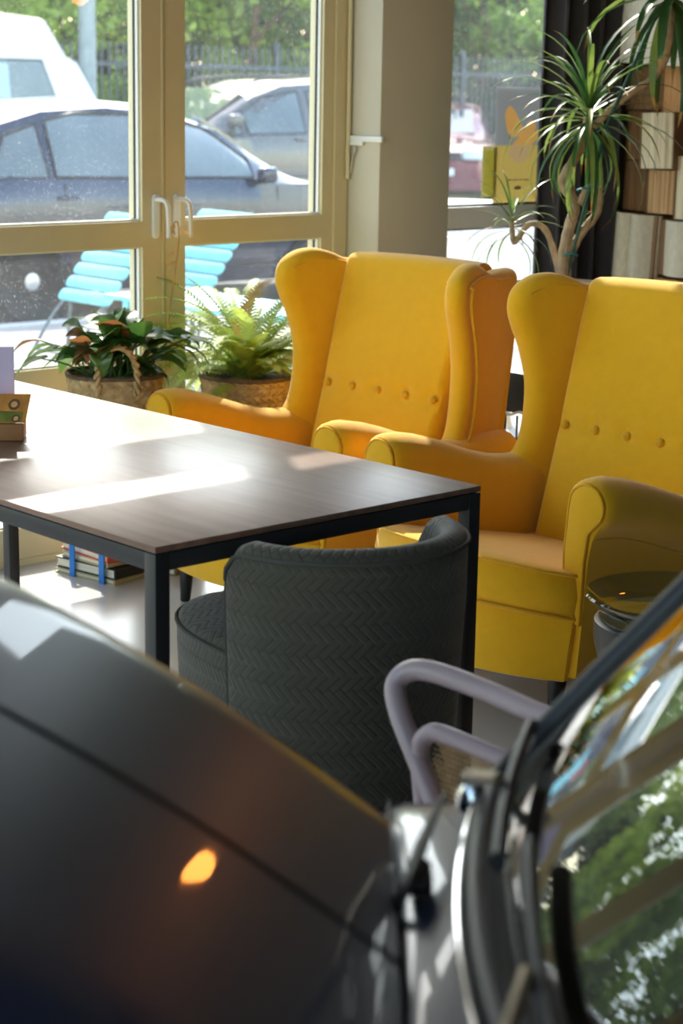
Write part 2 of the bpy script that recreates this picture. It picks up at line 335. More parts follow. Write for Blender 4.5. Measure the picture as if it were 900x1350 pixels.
# ------------------------------------------------------------------ the two yellow wing chairs
def sstep(a, b, x):
    t = max(0, min(1, (x-a)/(b-a))); return t*t*(3-2*t)
def make_armchair():
    t = thing('wing_armchair', 'left yellow wing armchair, closer to the glass door and the fern', 'armchair', group='yellow wing armchairs')
    bow = lambda x: .11*(abs(x)/.33)**2.2
    # base with bowed front skirt
    n = 12; out = []
    def base_ring(z, hw, ins):
        P = [(hw*(-1+2*k/n), bow(hw*(-1+2*k/n))+ins) for k in range(n+1)]
        P += [(hw+.005, .3), (hw+.005, .6), (hw-.02, .88), (0, .90), (-hw+.02, .88), (-hw-.005, .6), (-hw-.005, .3)]
        return [Vector((x, y, z)) for x, y in P]
    obj('base', add_loft(bmesh.new(), [base_ring(.125, .300, .045), base_ring(.13, .308, .036), base_ring(.20, .318, .026), base_ring(.288, .33, .018), base_ring(.296, .326, .022), base_ring(.30, .30, .04)]), M_yel, t)
    # seat cushion: T shape with a bowed front, sloping to the back
    top = lambda y: .418-.185*y
    P = [(-.33+.66*k/14, bow(-.33+.66*k/14)) for k in range(15)]
    P = [(x*(1 if abs(x) < .3 else .985), y+(.012 if abs(x) > .32 else 0)) for x, y in P]
    P += [(.332, .145), (.325, .165), (.27, .172), (.262, .19), (.262, .4), (.258, .64), (.24, .66), (0, .66), (-.24, .66), (-.258, .64), (-.262, .4), (-.262, .19), (-.27, .172), (-.325, .165), (-.332, .145)]
    def cmap(a, b, c):
        z = top(b)-.058+c
        if c > 0: z += .012*(1-min(1, abs(a)/.3)**2)*(1-min(1, abs(b-.3)/.36)**2)*(c/.058)
        return (a, b, z)
    bm = bmesh.new(); rings = []
    for tt, ins in ((-.058, .02), (-.052, .006), (-.035, 0), (0, -.006), (.035, 0), (.052, .005), (.058, .016), (.060, .05), (.061, .10), (.061, .16), (.061, .22)):
        cx, cy = 0, .36
        rings.append([Vector(cmap(x*(1-ins/.34), cy+(y-cy)*(1-ins/.36), tt)) for x, y in P])
    sc_ = obj('seat_cushion', add_loft(bm, rings), M_yel, t)
    Q = [(x*1.003, y-.001) for x, y in P]
    for c in (.052, -.052):
        obj('piping', tube([Vector(cmap(x, y, c)) for x, y in Q], .0042, 6, True), M_yelp, sc_)
    # back pad
    yf = lambda z: .612+(z-.31)*.285
    bz = .602; bx = [-.216, -.108, 0, .108, .216]
    bm = bmesh.new(); rings = []; NR = 46; F = 34
    for i in range(NR+1):
        z = .26+(.955-.26)*i/NR; hw = .245+.012*sstep(.5, .95, z); th = .13+.02*sstep(.9, .3, z)
        ring = []
        for k in range(F+1):
            u = -1+2*k/F; x = hw*math.copysign(1-(1-abs(u))**1.25, u)
            edge = (1-min(1, (1-abs(u))/.12))**2
            y = yf(z)+.03*edge-.012*math.sin(pi*min(1, max(0, (z-.3)/.65)))*(1-u*u)
            for q in bx: y += .009*math.exp(-(((x-q)/.022)**2+((z-bz)/.022)**2))
            y += .005*math.exp(-((z-bz+.01)/.03)**2)*(1 if abs(x) < .23 else 0)
            ring.append(Vector((x, y, z+.006*(1-u*u)*i/NR)))
        for k in range(9):
            u = 1-2*(k+.5)/9; ring.append(Vector((hw*u, yf(z)+th, z+.006*(1-u*u)*i/NR)))
        rings.append(ring)
    last = rings[-1]
    for dz, s in ((.012, .93), (.022, .78), (.028, .55), (.030, .25)):
        cy = yf(.955)+.065
        rings.append([Vector((p.x*(1-(1-s)*.04), cy+(p.y-cy)*s, p.z+dz)) for p in last])
    bk = obj('backrest', add_loft(bm, rings), M_yel, t)
    for q in bx:
        b = obj('button', lathe([(.002, .0085), (.007, .0075), (.0115, .004), (.0128, -.001), (.011, -.005)], 14), M_yelp, bk)
        b.location = (q, yf(bz)-.0035+.03*(1-min(1, (1-min(1, abs(q)/.245)**.8)/.12))**2, bz); b.rotation_euler = (pi/2-.28, 0, 0)
    # outside back
    obj('outside_back', pillow(rrect(-.315, .315, 0, .80, .05), .05, .02, 3, lambda a, b, c: (a*(.84+.16*sstep(.75, .25, b))*(1-.12*sstep(.4, 0, b)), .855+b*.150+c+.03, .13+b)), M_yel, t)
    # wings
    W = [(.60, .22), (.598, .34), (.597, .44), (.604, .48), (.622, .503), (.648, .535), (.664, .60), (.668, .70), (.648, .79), (.622, .855), (.610, .905), (.622, .955), (.662, .988), (.715, .999), (.77, .988), (.83, .966), (.93, .968), (1.005, .948), (.998, .8), (.955, .6), (.91, .44), (.89, .22)]
    W = smooth2(W, 4)
    for s in (-1, 1):
        fx = lambda y, z: .266+(.86-y)*.30+.016*(z-.45)
        wm = lambda a, b, c: (s*(fx(a, b)+c), a, b)
        wg = obj('wing', pillow(W, .078, .034, 5, wm), M_yel, t)
        E_ = [p for p in W if p[0] < .9 and p[1] > .51]
        E_ = [p for p in W[8:70] if p[0] < .90 and p[1] > .50]
        pts = []
        for a, b in E_:
            pts.append(Vector((s*(fx(a, b)-.040), a+.030*(1 if b < .95 else .5), b-.030*sstep(.93, 1.0, b))))
        obj('piping', tube(pts, .0038, 6), M_yelp, wg)
        obj('piping', tube([Vector((p.x+s*.079, p.y+.012, p.z-.006)) for p in pts], .0045, 6), M_yelp, wg)
    # arms: scroll rolled outwards
    for s in (-1, 1):
        bm = bmesh.new(); rings = []
        for i, y in enumerate([.142, .15, .17, .20, .26, .33, .40, .47, .54, .60, .66, .72, .86]):
            dz = -.105*sstep(.16, .62, y); f = [.86, .95, 1, 1.02, 1, 1, 1, 1, 1, 1, 1, 1, 1][i]
            cxr, czr, rad = .345, .553+dz, .064*f
            ring = [Vector((s*.272, y, .20)), Vector((s*.275, y, .30)), Vector((s*.279, y, .42+dz*.5))]
            for k in range(13):
                a = pi-(pi+.9)*k/12
                ring.append(Vector((s*(cxr+rad*math.cos(a)*1.06), y, czr+rad*math.sin(a))))
            ring += [Vector((s*.362, y, czr-.078)), Vector((s*.352, y, .42+dz*.4)), Vector((s*.346, y, .30)), Vector((s*.333, y, .14)), Vector((s*.29, y, .135))]
            rings.append(ring)
        ar = obj('armrest', add_loft(bm, rings), M_yel, t)
        # front panel and its piping
        cxr, czr, rad = .345, .553, .050
        fp = [(.290, .27), (.286, .45)] + [(cxr+rad*math.cos(pi-(pi+.55)*k/10), czr+rad*math.sin(pi-(pi+.55)*k/10)) for k in range(11)] + [(.352, .49), (.343, .42), (.340, .27)]
        obj('front_panel', pillow(fp, .014, .006, 3, lambda a, b, c: (s*a, .140+c, b)), M_yel, ar)
        obj('piping', tube([(s*a, .136, b) for a, b in fp], .004, 6), M_yelp, ar)
        sp = [(s*.3625, y, .478-.105*sstep(.16, .62, y)) for y in (.15, .25, .35, .45, .55, .65, .75)]
        obj('piping', tube(sp, .0038, 6), M_yelp, ar)
        # fabric folds over the scroll
        # legs
    for s in (-1, 1):
        for y, lean in ((.17, -.01), (.80, .03)):
            obj('leg', add_loft(bmesh.new(), [[Vector((s*.255+r*math.cos(2*pi*k/14)*1, y+dy+r*math.sin(2*pi*k/14), z)) for k in range(14)] for z, r, dy in ((0, .013, lean), (.003, .015, lean), (.08, .020, lean*.5), (.135, .026, 0))]), M_leg, t)
    return t
A1 = make_armchair(); A1.location = (3.0, 3.79, 0); A1.rotation_euler = (0, 0, -pi/2+math.radians(2.5))
A2 = dup(A1, (3.0, 2.90, 0), -pi/2+math.radians(-1.0), 'right yellow wing armchair, in front of the dracaena and the wall of books')

# ------------------------------------------------------------------ table
t = thing('dining_table', 'large table with red-brown wooden top on thin black steel frame', 'table', (2.08, 3.06, 0))
M_top = mat('walnut_top', (.25, .14, .095), .38, col2=(.17, .09, .06), vscale=5, stretch=(9, .7, 1), bump=.03, bscale=50, spec=.5, coat=.14)
M_top.node_tree.nodes['Principled BSDF'].inputs['Coat Roughness'].default_value = .2
X0, X1, Y0, Y1 = 1.697-2.08, 2.461-2.08, 2.262-3.06, 3.887-3.06
obj('table_top', box(X0, X1, Y0, Y1, .729, .74, .0015), M_top, t)
q = .03
for x in (X0, X1-q):
    for y in (Y0, Y1-q): obj('leg', box(x, x+q, y, y+q, 0, .727, .002), M_steel, t)
for y in (Y0, Y1-q): obj('rail', box(X0+q, X1-q, y+.0005, y+q-.0005, .697, .727, .0015), M_steel, t)
for x in (X0, X1-q): obj('rail', box(x+.0005, x+q-.0005, Y0+q, Y1-q, .697, .727, .0015), M_steel, t)

# ------------------------------------------------------------------ grey tub chair
def herring():
    m = bpy.data.materials.new('grey_basket_fabric'); m.use_nodes = True; n = m.node_tree.nodes; l = m.node_tree.links; b = n['Principled BSDF']
    b.inputs['Base Color'].default_value = (.062, .055, .037, 1); b.inputs['Roughness'].default_value = .85; b.inputs['Sheen Weight'].default_value = .25
    uv = n.new('ShaderNodeUVMap'); uv.uv_map = 'UVMap'
    mp = n.new('ShaderNodeMapping'); mp.inputs['Rotation'].default_value = (0, 0, pi/4); mp.inputs['Scale'].default_value = (76, 76, 1); l.new(uv.outputs[0], mp.inputs[0])
    sx = n.new('ShaderNodeSeparateXYZ'); l.new(mp.outputs[0], sx.inputs[0])
    def M(op, a, b=None, c=None):
        k = n.new('ShaderNodeMath'); k.operation = op
        for i, v in enumerate((a, b, c)):
            if v is None: continue
            if isinstance(v, (int, float)): k.inputs[i].default_value = v
            else: l.new(v, k.inputs[i])
        return k.outputs[0]
    X, Y = sx.outputs[0], sx.outputs[1]
    # twill herringbone: strips one cell wide, three cells long, stepping by one
    fx, fy = M('FLOOR', X), M('FLOOR', Y)
    ph = M('MODULO', M('ADD', M('SUBTRACT', fx, fy), 6000), 6)
    par = M('LESS_THAN', ph, 3)
    def ridge(v): return M('SUBTRACT', 1, M('POWER', M('ABSOLUTE', M('SUBTRACT', M('MULTIPLY', M('FRACT', v), 2), 1)), 5))
    h = M('ADD', M('MULTIPLY', ridge(Y), par), M('MULTIPLY', ridge(X), M('SUBTRACT', 1, par)))
    nz = n.new('ShaderNodeTexNoise'); nz.inputs['Scale'].default_value = 900; l.new(uv.outputs[0], nz.inputs['Vector'])
    hh = M('ADD', h, M('MULTIPLY', nz.outputs[0], .35))
    bp = n.new('ShaderNodeBump'); bp.inputs['Strength'].default_value = .9; bp.inputs['Distance'].default_value = .0018; l.new(hh, bp.inputs['Height']); l.new(bp.outputs[0], b.inputs['Normal'])
    return m
M_grey = herring()
def set_uv(bm, fn):
    L = bm.loops.layers.uv.new('UVMap')
    for f in bm.faces:
        for lo in f.loops: lo[L].uv = fn(lo.vert.co)
def make_tub():
    t = thing('tub_chair', 'dark grey tub chair with embossed fabric, back to us, at the table end', 'chair', (2.052, 2.215, 0), math.radians(-9))
    Rr = .196; ZB = .285
    path = []
    for k in range(5): path.append((-Rr, .015-.015*k/4, (-1, 0)))
    for k in range(1, 30):
        a = pi+pi*k/30; path.append((Rr*math.cos(a), Rr*1.02*math.sin(a), (math.cos(a), math.sin(a))))
    for k in range(5): path.append((Rr, .015*k/4, (1, 0)))
    m = len(path); arc = [0]
    for i in range(1, m): arc.append(arc[-1]+math.hypot(path[i][0]-path[i-1][0], path[i][1]-path[i-1][1]))
    Ltot = arc[-1]
    def ztop(s):
        e = min(s, Ltot-s)
        return .737+.004*math.sin(pi*s/Ltot)**2-.06*(1-min(1, e/.06))**2.2
    th = .052
    def shell(zs, cap_top):
        rings = []
        for i, (x, y, nr) in enumerate(path):
            zt = ztop(arc[i]); ring = []
            e = min(arc[i], Ltot-arc[i]); k_ = .55+.45*min(1, (e/.02))**.5
            def pt(off, z):
                flare = .022*sstep(.05, .7, z)
                return Vector((x+nr[0]*(off*k_+flare-.022), y+nr[1]*(off*k_+flare-.022), z))
            for z in zs: ring.append(pt(th/2, z))
            if cap_top:
                ring.append(pt(th/2, zt-.05))
                for a in (20, 45, 70, 90, 110, 135, 160): ring.append(pt(th/2*math.cos(math.radians(a)), zt-.026+.026*math.sin(math.radians(a))))
                ring.append(pt(-th/2, zt-.05))
            for z in reversed(zs): ring.append(pt(-th/2, z))
            rings.append(ring)
        bm = add_loft(bmesh.new(), rings)
        set_uv(bm, lambda c: (math.atan2(c.x, -c.y)*.22 if c.y < .02 else math.copysign(.22*pi/2+c.y, c.x), c.z))
        return bm
    bk = obj('back_shell', shell((ZB, .36, .47, .58, .64), True), M_grey, t)
    bs = obj('base', shell((.07, .12, ZB-.003), False), M_grey, t)
    M_gp = mat('grey_piping', (.06, .06, .05), .8, bump=.2, bscale=400)
    off = lambda z, k=1: .022*sstep(.05, .7, z)-.022+th/2*k+.001
    pp = []
    for i, (x, y, nr) in enumerate(path):
        zt = ztop(arc[i])-.020; f = off(zt, .55+.45*min(1, min(arc[i], Ltot-arc[i])/.02)**.5); pp.append((x+nr[0]*f, y+nr[1]*f, zt))
    def endpipe(p):
        x, y, nr = p
        return [(x+nr[0]*off(z, .62), y+.001, z) for z in (.08, .2, .3, .45, .58, .64)]
    obj('piping', tube(endpipe(path[0])+pp+list(reversed(endpipe(path[-1]))), .0042, 6), M_gp, bk)
    obj('piping', tube([(x+n_[0]*off(ZB), y+n_[1]*off(ZB), ZB) for x, y, n_ in path], .004, 6), M_gp, bk)
    S = []; cy0 = .125
    for k in range(40):
        a = 2*pi*k/40; ca, sa = math.cos(a), math.sin(a)
        S.append((.182*math.copysign(abs(ca)**.85, ca), cy0+(.27 if sa > 0 else .25)*math.copysign(abs(sa)**.85, sa)))
    rings = []
    for z, f in ((.07, .90), (.08, .93), (.2, .95), (.40, .985), (.48, 1.0), (.505, 1.0), (.518, .985), (.526, .95), (.532, .85), (.536, .6), (.538, .3)):
        rings.append([Vector((x*f, cy0+(y-cy0)*f, z)) for x, y in S])
    bm = add_loft(bmesh.new(), rings)
    set_uv(bm, lambda c: (math.atan2(c.x, c.y-.1)*.26, c.z) if c.z < .51 else (c.x, c.y))
    st = obj('seat', bm, M_grey, t)
    obj('piping', tube([(x*1.002, cy0+(y-cy0)*1.002, .512) for x, y in S], .0045, 6, True), M_gp, st)
    for x in (-.12, .12):
        for y in (-.08, .28): obj('leg', lathe([(.014, 0), (.016, .004), (.02, .075)], 12, (x, y, 0)), M_leg, t)
    return t
make_tub()

# ------------------------------------------------------------------ leaves and plants
def strip_mesh(name, spine, widths, side0, fold=.15, m=None, parent=None, mats=None, tip=None):
    """leaf blade: a folded strip along a spine; side0 is a rough sideways direction"""
    bm = bmesh.new(); rows = []; n = len(spine)
    for i, p in enumerate(spine):
        t = (spine[min(i+1, n-1)]-spine[max(i-1, 0)]).normalized()
        sd = (side0 - t*side0.dot(t)).normalized(); up = t.cross(sd)
        w_ = widths[i]
        rows.append([bm.verts.new(p+sd*w_+up*w_*fold), bm.verts.new(p), bm.verts.new(p-sd*w_+up*w_*fold)])
    for i in range(n-1):
        for k in (0, 1):
            f = bm.faces.new((rows[i][k], rows[i][k+1], rows[i+1][k+1], rows[i+1][k]))
            if tip and i >= n-1-tip: f.material_index = 1
    return obj(name, bm, mats or m, parent, ang=3)
def arch(base, az, elev, L, droop, n=9, curl=1.6):
    """a spine that starts at elevation elev and bends down by droop (radians) along its length"""
    p = Vector(base); out = [p.copy()]; ds = L/(n-1)
    for i in range(n-1):
        t = (i+.5)/(n-1); e = elev-droop*t**curl
        p = p+Vector((math.cos(az)*math.cos(e), math.sin(az)*math.cos(e), math.sin(e)))*ds; out.append(p.copy())
    return out
# --- dracaena behind the chairs
M_tipb = mat('dry_leaf_tip', (.42, .24, .06), .6, var=.3)
dr = thing('dracaena', 'tall dracaena with bare twisted stems tied to a green stake behind the armchairs', 'potted plant', (4.59, 3.89, 0))
DO = Vector((4.59, 3.89, 0))
obj('pot', lathe([(.10, .605), (.115, .61), (.15, .78), (.158, .86), (.150, .865), (.14, .84), (.0, .84)], 28), mat('striped_pot', (.72, .66, .54), .6, col2=(.30, .22, .14), vscale=6, stretch=(1, 1, 14)), dr)
obj('soil', lathe([(.139, .836), (.139, .845), (.01, .85)], 20), M_soil, dr)
W2 = lambda P: [Vector(p)-DO for p in P]
# camera-right direction in plan is (.73,-.68)
def rp(lat, z, dep=0): return Vector((.7325*lat+.681*dep, -.681*lat+.7325*dep, z))
trunkA = catmull([rp(.0, .85), rp(.0, .95), rp(.015, 1.05), rp(.03, 1.12, .01), rp(-.01, 1.19, .02), rp(.02, 1.26, .01), rp(.05, 1.32), rp(.058, 1.40)], 6)
trunkB = catmull([rp(.02, .85, .02), rp(.015, .93, .01), rp(.05, 1.02), rp(.10, 1.09), rp(.105, 1.16), rp(.07, 1.17), rp(.045, 1.12, -.01)], 6)
trunkC = catmull([rp(.07, 1.36), rp(.16, 1.45), rp(.26, 1.52, .02), rp(.30, 1.58, .03), rp(.315, 1.68, .03), rp(.31, 1.78, .03)], 6)
trunkD = catmull([rp(.0, .86, .03), rp(-.05, 1.02, .05), rp(-.11, 1.05, .05), rp(-.155, .99, .06), rp(-.165, 1.02, .06), rp(-.17, 1.07, .06)], 6)
for P, a, b in ((trunkA, .020, .014), (trunkB, .016, .013), (trunkC, .013, .012), (trunkD, .011, .008)):
    obj('stem', tube(P, [a+(b-a)*i/(len(P)-1)+.0012*math.sin(i*2.1) for i in range(len(P))], 9), M_bark, dr)
obj('stake', tube([rp(.005, .85), rp(.06, 1.12, -.02), rp(.12, 1.38, -.02), rp(.22, 1.62, 0)], .006, 8), M_stake, dr)
for la, z in ((.02, .96), (.055, 1.17), (.105, 1.355)):
    obj('tie', tube([rp(la, z, -.02)+Vector((.022*math.cos(a), .022*math.sin(a), .004*math.sin(2*a))) for a in [2*pi*k/14 for k in range(14)]], .0035, 5, True), M_tie, dr)
def crown(center, n, L, wd, e0, e1, droop, m1, m2, seed, up=0, bias=None):
    rg = random.Random(seed)
    for i in range(n):
        az = i*2.39996+rg.uniform(-.3, .3); f = (i+.5)/n
        el = e1+(e0-e1)*f+rg.uniform(-.12, .12)
        l_ = L*rg.uniform(.75, 1.12); dp = droop*rg.uniform(.75, 1.2)*(1-.45*f)
        b = center+Vector((0, 0, -.07*(1-f)))
        sp = arch(b, az, el, l_, dp, 9)
        ws = [wd*x for x in (.55, .85, 1, 1, .95, .85, .68, .42, .04)]
        sd = Vector((-math.sin(az), math.cos(az), 0))
        strip_mesh('leaf', sp, ws, sd, .35, None, dr, [m1 if rg.random() < .6 else m2, M_tipb], 1)
crown(rp(.060, 1.43), 74, .36, .008, 1.35, -.95, 2.0, M_strap, M_strapt, 11)
crown(rp(.31, 1.82, .03), 40, .40, .016, 1.2, -.9, 1.7, M_strapt, M_strap, 23)
crown(rp(-.17, 1.08, .06), 26, .21, .0042, 1.3, -.5, 1.5, M_strap, M_strapt, 31)

# --- black cabinet with wire basket that carries the dracaena
t = thing('wire_cabinet', 'low black cabinet with wire grille between the two armchairs, under the dracaena', 'cabinet', (4.30, 3.86, 0))
obj('top_drawer', box(0, .62, -.38, .38, .47, .60, .004), M_steel, t)
obj('back_panel', box(.58, .60, -.36, .36, .02, .47), M_dark, t)
obj('shelf', box(.01, .6, -.37, .37, .26, .275, .002), M_steel, t)
for x in (.005, .595):
    for y in (-.37, .35): obj('leg', box(x, x+.02, y, y+.02, 0, .47, .002), M_steel, t)
for k in range(15): obj('wire', tube([(.003, -.35+.05*k, .275), (.003, -.35+.05*k, .462)], .0035, 6), M_steel, t)
obj('scalloped_trim', add_loft(bmesh.new(), [[Vector((-.006, y, .466+.007*math.sin(y*70))), Vector((-.006, y, .474+.007*math.sin(y*70))), Vector((-.001, y, .474+.007*math.sin(y*70))), Vector((-.001, y, .466+.007*math.sin(y*70)))] for y in [-.38+.76*k/90 for k in range(91)]]), M_white, t)
o = obj('paper_pad', pillow(rrect(-.11, .11, -.16, .16, .01), .05, .006, 2, lambda a, b, c: (4.45+a, 3.93+b, .303+c)), mat('pink_paper', (.75, .50, .60), .7, var=.1))
tag(o, 'pink paper pad lying behind the wire grille of the black cabinet', 'paper pad')

# --- woven baskets
def basket_mesh(rx, ry, h, rows, N, flare, sq=.8):
    bm = bmesh.new(); rings = []; NV = rows*4
    for i in range(NV+1):
        v = i/NV; row = v*rows; fr = row-math.floor(row); sg = 1 if int(row) % 2 == 0 else -1
        s = 1-flare+flare*v; ring = []
        for k in range(N*6):
            a = 2*pi*k/(N*6); ca, sa = math.cos(a), math.sin(a)
            ph = N*a/(2*pi)+sg*(fr-.5)*1.1
            d = .009*abs(math.sin(pi*ph))**.6*(.45+.55*math.sin(pi*fr)**.5 if fr > 0 else .45)
            ring.append(Vector(((rx*s+d)*math.copysign(abs(ca)**sq, ca), (ry*s+d)*math.copysign(abs(sa)**sq, sa), h*v)))
        rings.append(ring)
    last = rings[-1]; rings.append([Vector((p.x*.93, p.y*.93, h)) for p in last]); rings.append([Vector((p.x*.88, p.y*.88, h*.55)) for p in last])
    return add_loft(bm, rings)
def basket(name, label, loc, rz, rx, ry, h, rows, N, flare, handles=True):
    t = thing(name, label, 'basket', loc, rz)
    obj('body', basket_mesh(rx, ry, h, rows, N, flare), M_wick, t)
    rim = [Vector((rx*1.02*math.copysign(abs(math.cos(a))**.8, math.cos(a)), ry*1.02*math.copysign(abs(math.sin(a))**.8, math.sin(a)), h+.002)) for a in [2*pi*k/60 for k in range(60)]]
    obj('rim', tube(rim, [.007+.0015*(k % 2) for k in range(60)], 6, True), M_wickd, t)
    if handles:
        for s in (-1, 1):
            P = catmull([(-.055, s*ry*.98, h-.045), (-.058, s*ry*1.02, h+.02), (-.04, s*ry*1.04, h+.075), (0, s*ry*1.05, h+.098), (.04, s*ry*1.04, h+.075), (.058, s*ry*1.02, h+.02), (.055, s*ry*.98, h-.045)], 10)
            bm = bmesh.new()
            for q in (0, pi):
                add_tube(bm, [p+Vector((.006*math.cos(i*.75+q)*1, .006*math.sin(i*.75+q), .003*math.sin(i*.75+q))) for i, p in enumerate(P)], .0062, 6)
            obj('handle', bm, M_wick, t)
    return t
bench = thing('plant_bench', 'low wooden plant bench under the two baskets by the glass door', 'bench', (3.62, 4.42, 0))
obj('bench_top', box(-.64, .60, -.15, .15, .365, .395, .004), mat('bench_wood', (.35, .26, .16), .6, var=.2, vscale=6, stretch=(1, 8, 1)), bench)
for x in (-.07, .52):
    for y in (-.13, .09): obj('leg', box(x, x+.04, y, y+.04, 0, .365, .003), MATS['bench_wood'], bench)
basket('wicker_basket', 'woven seagrass basket with a looped handle holding the dark-leaved plant', (3.155, 4.40, .395), math.radians(-32), .138, .12, .232, 7, 24, .12)
basket('fern_basket', 'round woven basket under the light green fern, behind the left armchair', (3.74, 4.47, .397), .3, .15, .145, .165, 7, 30, .12, False)
# --- broad-leaved plant
def broad_leaf(name, base, az, stem_l, el, L, Wd, droop, m, parent, roll=0., seed=0):
    rg = random.Random(seed); bm = bmesh.new()
    sp = arch(base, az, el, stem_l, .5, 6)
    add_tube(bm, sp, [.0035, .0033, .003, .003, .0028, .002], 5)
    c = sp[-1]; e2 = el-.5-rg.uniform(.2, .5)
    ls = arch(c, az+rg.uniform(-.3, .3), e2, L, droop, 9, 1.2)
    sd = Vector((-math.sin(az), math.cos(az), rg.uniform(-.5, .5))).normalized()
    prof = (.10, .72, .98, 1.0, .90, .72, .50, .26, .02)
    rows = []
    for i, p in enumerate(ls):
        tt = (ls[min(i+1, 8)]-ls[max(i-1, 0)]).normalized(); s_ = (sd-tt*sd.dot(tt)).normalized(); up = tt.cross(s_)
        row = []
        for k in range(-2, 3):
            x = k/2; wv = .10*math.sin(i*1.3+k+seed)*abs(x)
            row.append(bm.verts.new(p+s_*x*Wd*prof[i]+up*(Wd*prof[i]*(.28*abs(x)+wv))-tt*abs(x)*Wd*.45*(1 if i < 2 else 0)))
        rows.append(row)
    for i in range(8):
        for k in range(4):
            f = bm.faces.new((rows[i][k], rows[i][k+1], rows[i+1][k+1], rows[i+1][k])); f.material_index = 1
    return obj(name, bm, [M_stem, m], parent, ang=3)
bp = thing('leafy_plant', 'broad dark green plant with some browned leaves in the seagrass basket', 'potted plant', (3.155, 4.40, .575))
obj('soil', lathe([(.10, .0), (.10, .012), (.01, .02)], 20), M_soil, bp)
rg = random.Random(5)
for i in range(62):
    az = i*2.39996+rg.uniform(-.3, .3); f = i/62
    el = .55+.95*f+rg.uniform(-.15, .15)
    m = M_leafb if i in (4, 11, 17, 25, 30, 38, 47) else M_leafd
    to_cam = -.58*math.cos(az)-.81*math.sin(az)
    sl = rg.uniform(.09, .20)
    if to_cam > .2: el += .35; sl *= .8
    broad_leaf('leaf', (rg.uniform(-.07, .07), rg.uniform(-.06, .06), .03), az, sl, el, rg.uniform(.09, .135), rg.uniform(.034, .050), rg.uniform(.4, 1.3), m, bp, seed=i)
for i, (az, sl) in enumerate(((2.5, .26), (2.25, .22), (-.5, .27), (-.35, .22), (-.75, .24))):
    broad_leaf('leaf', (0, 0, .015), az, sl, .75, .12, .022, 1.2, M_leafb if i == 0 else M_leafd, bp, seed=90+i)
# --- fern
fp = thing('fern', 'light green fern with arching fronds in the round basket by the glass door', 'potted plant', (3.74, 4.47, .545))
obj('soil', lathe([(.12, .0), (.12, .01), (.01, .018)], 20), M_soil, fp)
def frond(base, az, el, L, droop, seed, m):
    rg = random.Random(seed); n = 40
    sp = arch(base, az, el, L, droop, n, 1.3); bm = bmesh.new(); prev = None
    s0 = Vector((-math.sin(az), math.cos(az), 0))
    for i in range(n):
        t_ = (sp[min(i+1, n-1)]-sp[max(i-1, 0)]).normalized(); s_ = (s0-t_*s0.dot(t_)).normalized(); up = t_.cross(s_)
        a = bm.verts.new(sp[i]+s_*.0011); b = bm.verts.new(sp[i]-s_*.0011)
        if prev:
            bm.faces.new((prev[0], a, b, prev[1]))
            u = i/n; ll = .040*math.sin(pi*min(1, u*.93+.12))**.7*rg.uniform(.85, 1.1)
            if u > .08:
                for sg, v0, v1 in ((1, prev[0], a), (-1, prev[1], b)):
                    mid = sp[i]+s_*sg*ll*.55+t_*.004+up*ll*.12; tipv = sp[i]+s_*sg*ll+t_*.008-up*ll*.12
                    w1 = bm.verts.new(mid-t_*.0036); w2 = bm.verts.new(mid+t_*.0036); tv = bm.verts.new(tipv)
                    bm.faces.new((v0, w1, w2, v1)); bm.faces.new((w1, tv, w2))
        prev = (a, b)
    return obj('frond', bm, m, fp, ang=3)
rg = random.Random(8)
for i in range(72):
    az = i*2.39996; f = (i+.5)/72
    L_f = rg.uniform(.34, .50)*(1+.22*f); e_f = .25+1.15*f+rg.uniform(-.1, .1); d_f = rg.uniform(1.3, 2.3)
    toch = max(0, -math.sin(az))*(1 if math.cos(az) > -.75 else .4)      # fronds stop short of the armchair
    if toch > .15: L_f *= 1-.62*toch; e_f = max(e_f, .95); d_f *= .8
    frond((rg.uniform(-.05, .05), rg.uniform(-.03, .06), .01), az, e_f, L_f, d_f, i, M_fern)
obj('dry_stalk', tube(catmull([(-.30, .06, .0), (-.29, .05, .22), (-.275, .02, .44), (-.285, .01, .515), (-.31, .0, .51), (-.305, .0, .48)], 5), .0022, 5), M_fernb, fp)
for k_, (x_, z_) in enumerate(((-.29, .40), (-.30, .51), (-.28, .50), (-.30, .43))): strip_mesh('dry_leaf', arch((x_, .01, z_), 2+k_*1.9, -.4, .045, .8, 6), [.003, .007, .008, .006, .004, .001], Vector((.7, -.7, .2)), .3, M_fernb, fp)
frond((.0, .0, .01), pi*.78, 1.32, .42, .8, 200, M_fern); frond((-.05, .03, .01), .35, 1.50, .52, 1.9, 201, M_fernb)

# ------------------------------------------------------------------ books, straps, menus
M_page = mat('page_edges', (.80, .74, .60), .85, var=.12, vscale=9, stretch=(1, 1, 60))
def book(name, label, x, y, z, sx, sy, sz, rz, col, group=None, spine='x1'):
    t = thing(name, label, 'book', (x, y, z), rz, group)
    mc = mat('cover_%d_%d_%d' % tuple(int(c*100) for c in col), col, .55, var=.1)
    a, b, th = sx/2, sy/2, .0034
    bm = bmesh.new(); P = [(-a, 0), (a-.004, 0), (a, .004), (a, sz-.004), (a-.004, sz), (-a, sz), (-a, sz-th), (a-.007, sz-th), (a-.007, th), (-a, th)]
    add_loft(bm, [[Vector((p[0], -b, p[1])) for p in P], [Vector((p[0], b, p[1])) for p in P]])
    obj('cover', bm, mc, t, ang=.5)
    obj('page_block', box(-a+.005, a-.008, -b+.005, b-.005, th, sz-th), M_page, t)
    return t
